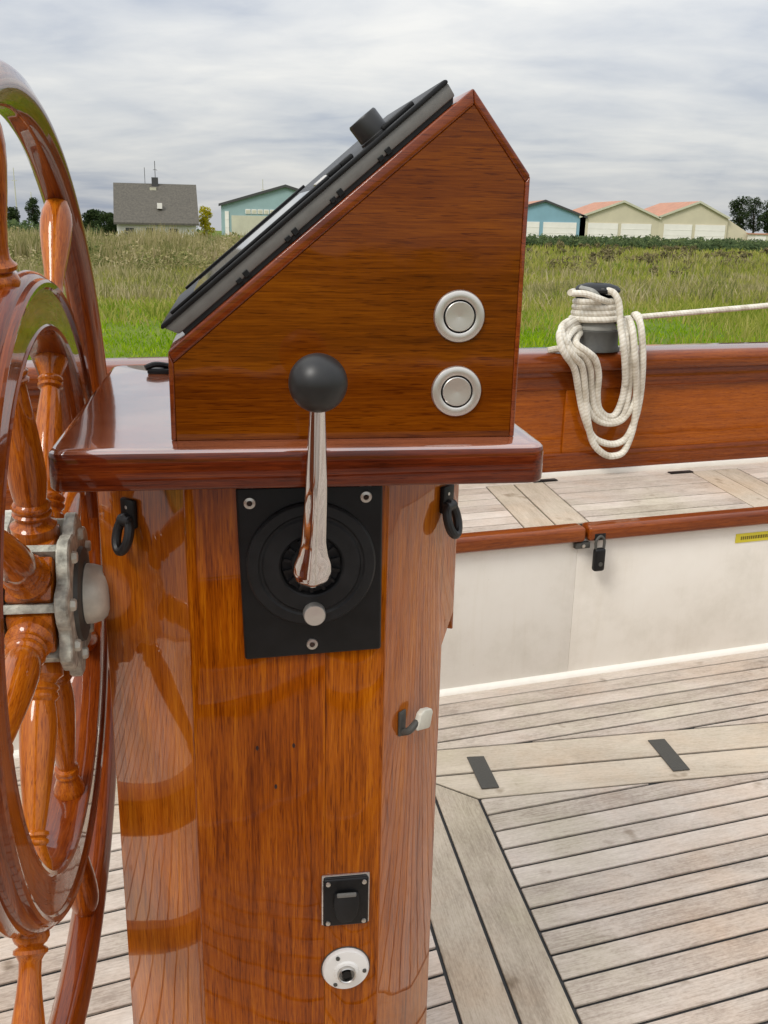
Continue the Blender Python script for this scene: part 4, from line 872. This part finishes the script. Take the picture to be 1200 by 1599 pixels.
# --- gabled sheds
def shed(name, label, dist, pxl, pxr, pxpk, ypk, yeave, wall, roof, doors, depth=26, door_top=None, lean=None, group=None):
    xl, xr, xp = fx(pxl, dist), fx(pxr, dist), fx(pxpk, dist); zp = fz(pxpk, ypk, dist)-GZ; ze = fz((pxl+pxr)/2, yeave, dist)-GZ
    o = thing(name, label, 'shed', Matrix.Translation((xp, dist, GZ)), group)
    l, r = xl-xp, xr-xp
    MB().prism([(l, -0.2), (l, ze), (0, zp-0.1), (r, ze), (r, -0.2)], 0, depth, lambda p, q, h: (p, h, q)).build('gable_wall', wall, o)
    for sgn, xe in ((-1, l), (1, r)):
        ov = xe*1.03; sl_ = (zp-ze)/abs(xe); zo = ze-(abs(ov)-abs(xe))*sl_
        MB().prism([(0, zp), (ov, zo), (ov, zo+0.22), (0, zp+0.22)], -0.35, depth+0.3, lambda p, q, h: (p, h, q)).build('roof_slope', roof, o)
        MB().prism([(0, zp-0.12), (ov, zo-0.12), (ov, zo+0.26), (0, zp+0.26)], -0.42, -0.352, lambda p, q, h: (p, h, q)).build('barge_board', M_PALE if wall == M_TAN else M_BRICKD, o)
    dt = door_top if door_top is not None else ze*0.85
    for d0, d1 in doors:
        a_, b_ = fx(d0, dist)-xp, fx(d1, dist)-xp
        dr = MB().box(a_, b_, -0.12, -0.003, 0.0, dt).build('door', M_DOOR, o)
        for k in range(1, 3): MB().box(a_+0.04, b_-0.04, -0.15, -0.121, dt*k/3-0.03, dt*k/3+0.03).build('door_rail', M_DOOR, dr)
    if lean:
        xe = fx(lean[0], dist)-xp; zl = fz(lean[0], lean[1], dist)-GZ
        MB().prism([(r+0.01, -0.2), (r+0.01, ze-0.05), (xe, zl), (xe, -0.2)], 0.5, depth-2, lambda p, q, h: (p, h, q)).build('lean_to', wall, o)
    return o
DS = 180
shed('shed', 'teal gabled shed with pale upper windows seen past the chart plotter', 150, 346, 548, 447, 291, 322, M_TEAL, M_BRICKD, [(352, 358)], door_top=3.4)
shed('shed', 'blue gabled shed with white doors next to the tan sheds', DS, 770, 915, 850, 314, 338, M_BLUE, M_TERRA, [(800, 843), (849, 901)], door_top=fz(870, 347, DS)-GZ)
shed('shed', 'tan gabled shed with white doors between the blue shed and another tan shed', DS, 906, 1030, 972, 315, 340, M_TAN, M_TERRA, [(919, 966), (971, 1018)], door_top=fz(970, 349, DS)-GZ)
shed('shed', 'tan gabled shed with a lean-to on its far end near the trees', DS, 1030, 1137, 1090, 316, 340, M_TAN, M_TERRA, [(1038, 1082), (1087, 1134)], door_top=fz(1090, 351, DS)-GZ, lean=(1184, 371))
ts = [o for o in COL.objects if o.get('label', '').startswith('teal gabled')][0]
for k in range(7):
    xa_ = fx(384+k*9.5, 150)-ts.location.x; za2, zb2 = fz(400, 334, 150)-GZ, fz(400, 327, 150)-GZ
    wv_ = MB().box(xa_, xa_+0.75, -0.10, -0.003, za2, zb2).build('window', M_DOOR, ts); MB().box(xa_+0.1, xa_+0.65, -0.13, -0.101, za2+0.1, zb2-0.1).build('pane', M_PALE, wv_)
MB().box(fx(362, 150)-ts.location.x, fx(520, 150)-ts.location.x, -0.07, -0.003, 0, fz(400, 337, 150)-GZ).build('pale_lower_wall', M_PALE, ts)
# --- low white van-like sheds far right
o = thing('garden_shed', 'low white flat shed past the lean-to beside the trees', 'shed', Matrix.Translation((fx(1198, 176), 176, GZ)))
MB().box(-1.6, 4.0, 0, 4, 0, 1.4).build('wall', M_DOOR, o); MB().box(-1.8, 4.2, -0.2, 4.2, 1.4, 1.6).build('roof', M_TERRA, o); MB().box(0.2, 1.2, -0.03, -0.002, 0, 1.2).build('door', M_PALE, o)
# --- poles
for px, pt, d, lab in ((372, 268, 150, 'thin grey mast standing behind the teal shed'), (28, 262, 140, 'thin pale mast seen inside the wheel rim'), (52, 300, 140, 'short thin mast seen inside the wheel rim')):
    x_ = fx(px, d); zt = fz(px, pt, d)-GZ
    p = thing('mast_pole', lab, 'mast', Matrix.Translation((x_, d+30 if px == 372 else d, GZ)))
    MB().tube([(0, 0, 0), (0, 0, zt*0.5), (0, 0, zt)], [0.09, 0.08, 0.05], 8).build('pole', M_PALE, p); MB().box(-0.35, 0.35, -0.04, 0.04, zt*0.8, zt*0.8+0.06).build('crosstree', M_PALE, p)

# --- trees and bushes: trunk, limbs, crown of leaf clumps
def leaf_cloud(m, rnd, clumps, n, size):
    for (cx, cy, cz, r) in clumps:
        for k in range(n):
            d = Vector((rnd.gauss(0, 1), rnd.gauss(0, 1), rnd.gauss(0, 1))).normalized()*(r*(0.35+0.65*rnd.random()**0.5))
            p = Vector((cx, cy, cz))+Vector((d.x, d.y, d.z*0.85)); s = size*rnd.uniform(0.6, 1.4)
            a1 = Vector((rnd.gauss(0, 1), rnd.gauss(0, 1), rnd.gauss(0, 1))).normalized()*s; a2 = a1.orthogonal().normalized()*s*0.55
            m.add([p-a1*.5, p+a2*.5, p+a1*.5, p-a2*.5], [(0, 1, 2, 3)])
M_LEAF = field_mat('dark_leaves', [(0.1, (0.016, 0.028, 0.012)), (0.55, (0.040, 0.062, 0.022)), (0.95, (0.075, 0.10, 0.035))], 0.9)
M_LEAFY = field_mat('yellow_leaves', [(0.1, (0.26, 0.23, 0.01)), (0.55, (0.50, 0.44, 0.015)), (0.95, (0.62, 0.55, 0.03))], 0.9)
M_BARK = plain('bark', (0.07, 0.055, 0.04), 0.9, noise=0.3, scale=3)
def tree(name, label, cat, px, pyt, d, wpx, mat, seed, nclump=34, per=120, trunk=0.22, group=None):
    rnd = random.Random(seed); x_ = fx(px, d); H_ = fz(px, pyt, d)-GZ; wr = wpx/F_PX*d/2
    o = thing(name, label, cat, Matrix.Translation((x_, d, GZ)), group)
    tr = MB().tube(smooth_path([(0, 0, -0.1), (0.05*H_*0.2, 0, H_*0.3), (-0.03*H_, 0.02*H_, H_*0.6), (0.01, 0, H_*0.85)], 3), [H_*0.030*(1-k/11) + 0.02 for k in range(10)], 8)
    cl = []
    for k in range(nclump):
        zz_ = trunk*H_ + (1-trunk)*H_*(k+0.5)/nclump*0.93; f = sin(pi*min(1, 0.12+0.80*(zz_/H_-trunk)/(1-trunk)))**0.6
        an = rnd.uniform(0, 2*pi); q = wr*f*rnd.uniform(0.2, 0.85); r = wr*rnd.uniform(0.30, 0.52)
        cl.append((cos(an)*q, sin(an)*q, min(zz_, H_-r*0.8), r))
        if k % 4 == 0: tr.tube([(0, 0, zz_*0.7), (cos(an)*q*0.5, sin(an)*q*0.5, zz_*0.88), (cos(an)*q, sin(an)*q, zz_)], [H_*0.012, H_*0.008, 0.02], 5)
    tr.build('trunk', M_BARK, o)
    m = MB(); leaf_cloud(m, rnd, cl, per, max(0.16, wr*0.15)); m.build('crown', mat, o, smooth=False)
    return o
tree('tree', 'dark bushy tree standing beyond the lean-to of the tan shed', 'tree', 1156, 306, 215, 34, M_LEAF, 1)
tree('tree', 'dark narrow tree in the middle of the clump past the tan sheds', 'tree', 1178, 307, 218, 26, M_LEAF, 2)
tree('tree', 'dark tree outermost in the clump past the tan sheds', 'tree', 1203, 312, 214, 36, M_LEAF, 3)
tree('tree', 'small round dark tree seen through the wheel rim', 'tree', 54, 308, 130, 24, M_LEAF, 4)
tree('tree', 'low dark tree seen through the wheel rim near the mast', 'tree', 17, 322, 130, 26, M_LEAF, 5)
tree('tree', 'low dark green tree beside the house beyond the wheel rim', 'tree', 146, 327, 118, 40, M_LEAF, 6, trunk=0.2)
tree('tree', 'low dark green bushy tree right against the house gable', 'tree', 170, 331, 112, 34, M_LEAF, 8, trunk=0.2)
tree('shrub', 'yellow leaved shrub between the house and the teal shed', 'shrub', 322, 321, 100, 26, M_LEAFY, 7, nclump=22, trunk=0.12)

# --- grass, weeds and hedge: uncountable, one object each
def blades(name, label, mat, n, dist, height, width, lean=0.35, az=(-0.42, 0.42), seed=1, dens=None, two=False):
    rnd = random.Random(seed); vs = []; fs = []
    d0, d1 = dist; k = 0; c = 0
    while c < n:
        u = rnd.random(); d = 1/((1-u)/d0+u/d1) if not two else d0*(d1/d0)**u
        a_ = rnd.uniform(*az); x = d*tan(a_); y = d
        if dens and rnd.random() > dens(x, y): 
            k += 1
            if k > n*6: break
            continue
        h = rnd.uniform(*height)*(0.75+0.5*mnoise.noise(Vector((x*0.25, y*0.25, seed)))); w = width*d/25*rnd.uniform(0.6, 1.3)
        an = rnd.uniform(0, pi); le = h*lean*rnd.gauss(0, 0.6); lf = h*lean*rnd.gauss(0, 0.5)
        gz = GZ + 0.18*mnoise.noise(Vector((x*0.07, y*0.07, 3))) - 0.05
        o_ = len(vs); ca, sa = cos(an)*w, sin(an)*w*0.6
        vs += [(x-ca, y-sa, gz), (x+ca, y+sa, gz), (x+ca*.7+le*.4, y+sa*.7+lf*.4, gz+h*.6), (x-ca*.7+le*.4, y-sa*.7+lf*.4, gz+h*.6), (x+le, y+lf, gz+h)]
        fs += [(o_, o_+1, o_+2, o_+3), (o_+3, o_+2, o_+4)]; c += 1
    me = bpy.data.meshes.new(name); me.from_pydata(vs, [], fs); me.update(); me.materials.append(mat)
    o = link(name, me); return tag(o, label, 'grass', kind='stuff')
G_GREEN = field_mat('fresh_grass', [(0.08, (0.10, 0.21, 0.004)), (0.5, (0.225, 0.37, 0.007)), (0.92, (0.38, 0.46, 0.03))], 0.45)
G_OLIVE = field_mat('olive_grass', [(0.08, (0.15, 0.21, 0.025)), (0.45, (0.31, 0.33, 0.055)), (0.75, (0.42, 0.37, 0.12)), (0.98, (0.52, 0.43, 0.21))], 0.3)
G_BROWN = field_mat('dry_weeds', [(0.05, (0.13, 0.15, 0.045)), (0.4, (0.29, 0.27, 0.105)), (0.7, (0.43, 0.36, 0.19)), (0.98, (0.58, 0.50, 0.32))], 0.28)
G_SCRUB = field_mat('bramble_leaves', [(0.05, (0.075, 0.065, 0.035)), (0.5, (0.17, 0.15, 0.07)), (0.95, (0.30, 0.24, 0.12))], 0.35)
G_OLIVE2 = field_mat('olive_leaves', [(0.05, (0.08, 0.10, 0.03)), (0.5, (0.19, 0.21, 0.07)), (0.95, (0.34, 0.31, 0.13))], 0.35)
G_HEDGE = field_mat('hedge_leaves', [(0.05, (0.045, 0.075, 0.033)), (0.5, (0.10, 0.14, 0.06)), (0.95, (0.18, 0.22, 0.08))], 0.35)
near = lambda x, y: 1.0 if y < 24 else max(0.0, 1-(y-24)/(20+10*mnoise.noise(Vector((x*.15, y*.15, 5)))))
patch = lambda x, y: 0.95 if mnoise.noise(Vector((x*.10, y*.10, 9))) > -0.05 else 0.2
blades('grass', 'bright green meadow grass along the bank beyond the bulwark', G_GREEN, 120000, (12.3, 44), (0.10, 0.34), 0.020, 0.8, (-0.62, 0.62), 1, dens=near)
blades('meadow_grass', 'taller olive and straw coloured grass behind the green meadow', G_OLIVE, 62000, (22, 66), (0.25, 0.7), 0.020, 0.6, (-0.6, 0.6), 2, two=True, dens=lambda x, y: min(1, max(0, (y-27)/14+0.7*mnoise.noise(Vector((x*.2, y*.2, 2))))))
blades('dry_weeds', 'pale brown dry weeds and grass heads across the field', G_BROWN, 42000, (36, 92), (0.4, 1.1), 0.022, 0.5, (-0.6, 0.6), 3, two=True, dens=lambda x, y: 1.0 if x < -4 else patch(x, y)*min(1, (y-34)/14))
blades('reed_bed', 'tall brown green reeds hiding the foot of the house', G_BROWN, 34000, (56, 82), (1.2, 2.35), 0.020, 0.3, (-0.6, -0.02), 4, two=True)
blades('sedge', 'green brown sedge tufts in front of the hedge', G_OLIVE, 22000, (60, 112), (0.4, 1.1), 0.022, 0.5, (-0.05, 0.6), 5, two=True, dens=patch)
def scrub(name, label, mat, n, dist, az, hgt, seed, per=110):
    rnd = random.Random(seed); m = MB()
    for k in range(n):
        d = rnd.uniform(*dist); x = d*tan(rnd.uniform(*az)); h = rnd.uniform(*hgt)
        cl = [(x+rnd.gauss(0, h*0.7), d+rnd.gauss(0, h*0.5), GZ+h*rnd.uniform(0.25, 0.75), h*rnd.uniform(0.22, 0.42)) for _ in range(5)]
        leaf_cloud(m, rnd, cl, per//5, 0.0032*d)
    me = bpy.data.meshes.new(name); me.from_pydata(m.v, [], m.f); me.update(); me.materials.append(mat)
    return tag(link(name, me), label, 'scrub', kind='stuff')
scrub('brown_scrub', 'tangled brown bramble scrub scattered in the far field', G_SCRUB, 150, (58, 112), (-0.1, 0.6), (0.6, 1.25), 21, 130)
scrub('leafy_scrub', 'mixed green and straw coloured bushes among the reeds', G_BROWN, 170, (50, 80), (-0.6, -0.02), (0.9, 2.1), 22, 150)
scrub('green_scrub', 'olive green bushy undergrowth among the reeds', G_OLIVE2, 110, (50, 82), (-0.6, 0.0), (0.8, 1.9), 23, 150)
scrub('hedge', 'long low dark green bramble hedge along the foot of the far sheds', G_HEDGE, 420, (108, 126), (-0.02, 0.6), (1.25, 1.75), 31, 90)
scrub('field_hedge', 'low dark hedge beyond the reeds seen through the wheel', G_HEDGE, 120, (114, 126), (-0.62, -0.2), (1.3, 2.1), 32, 90)
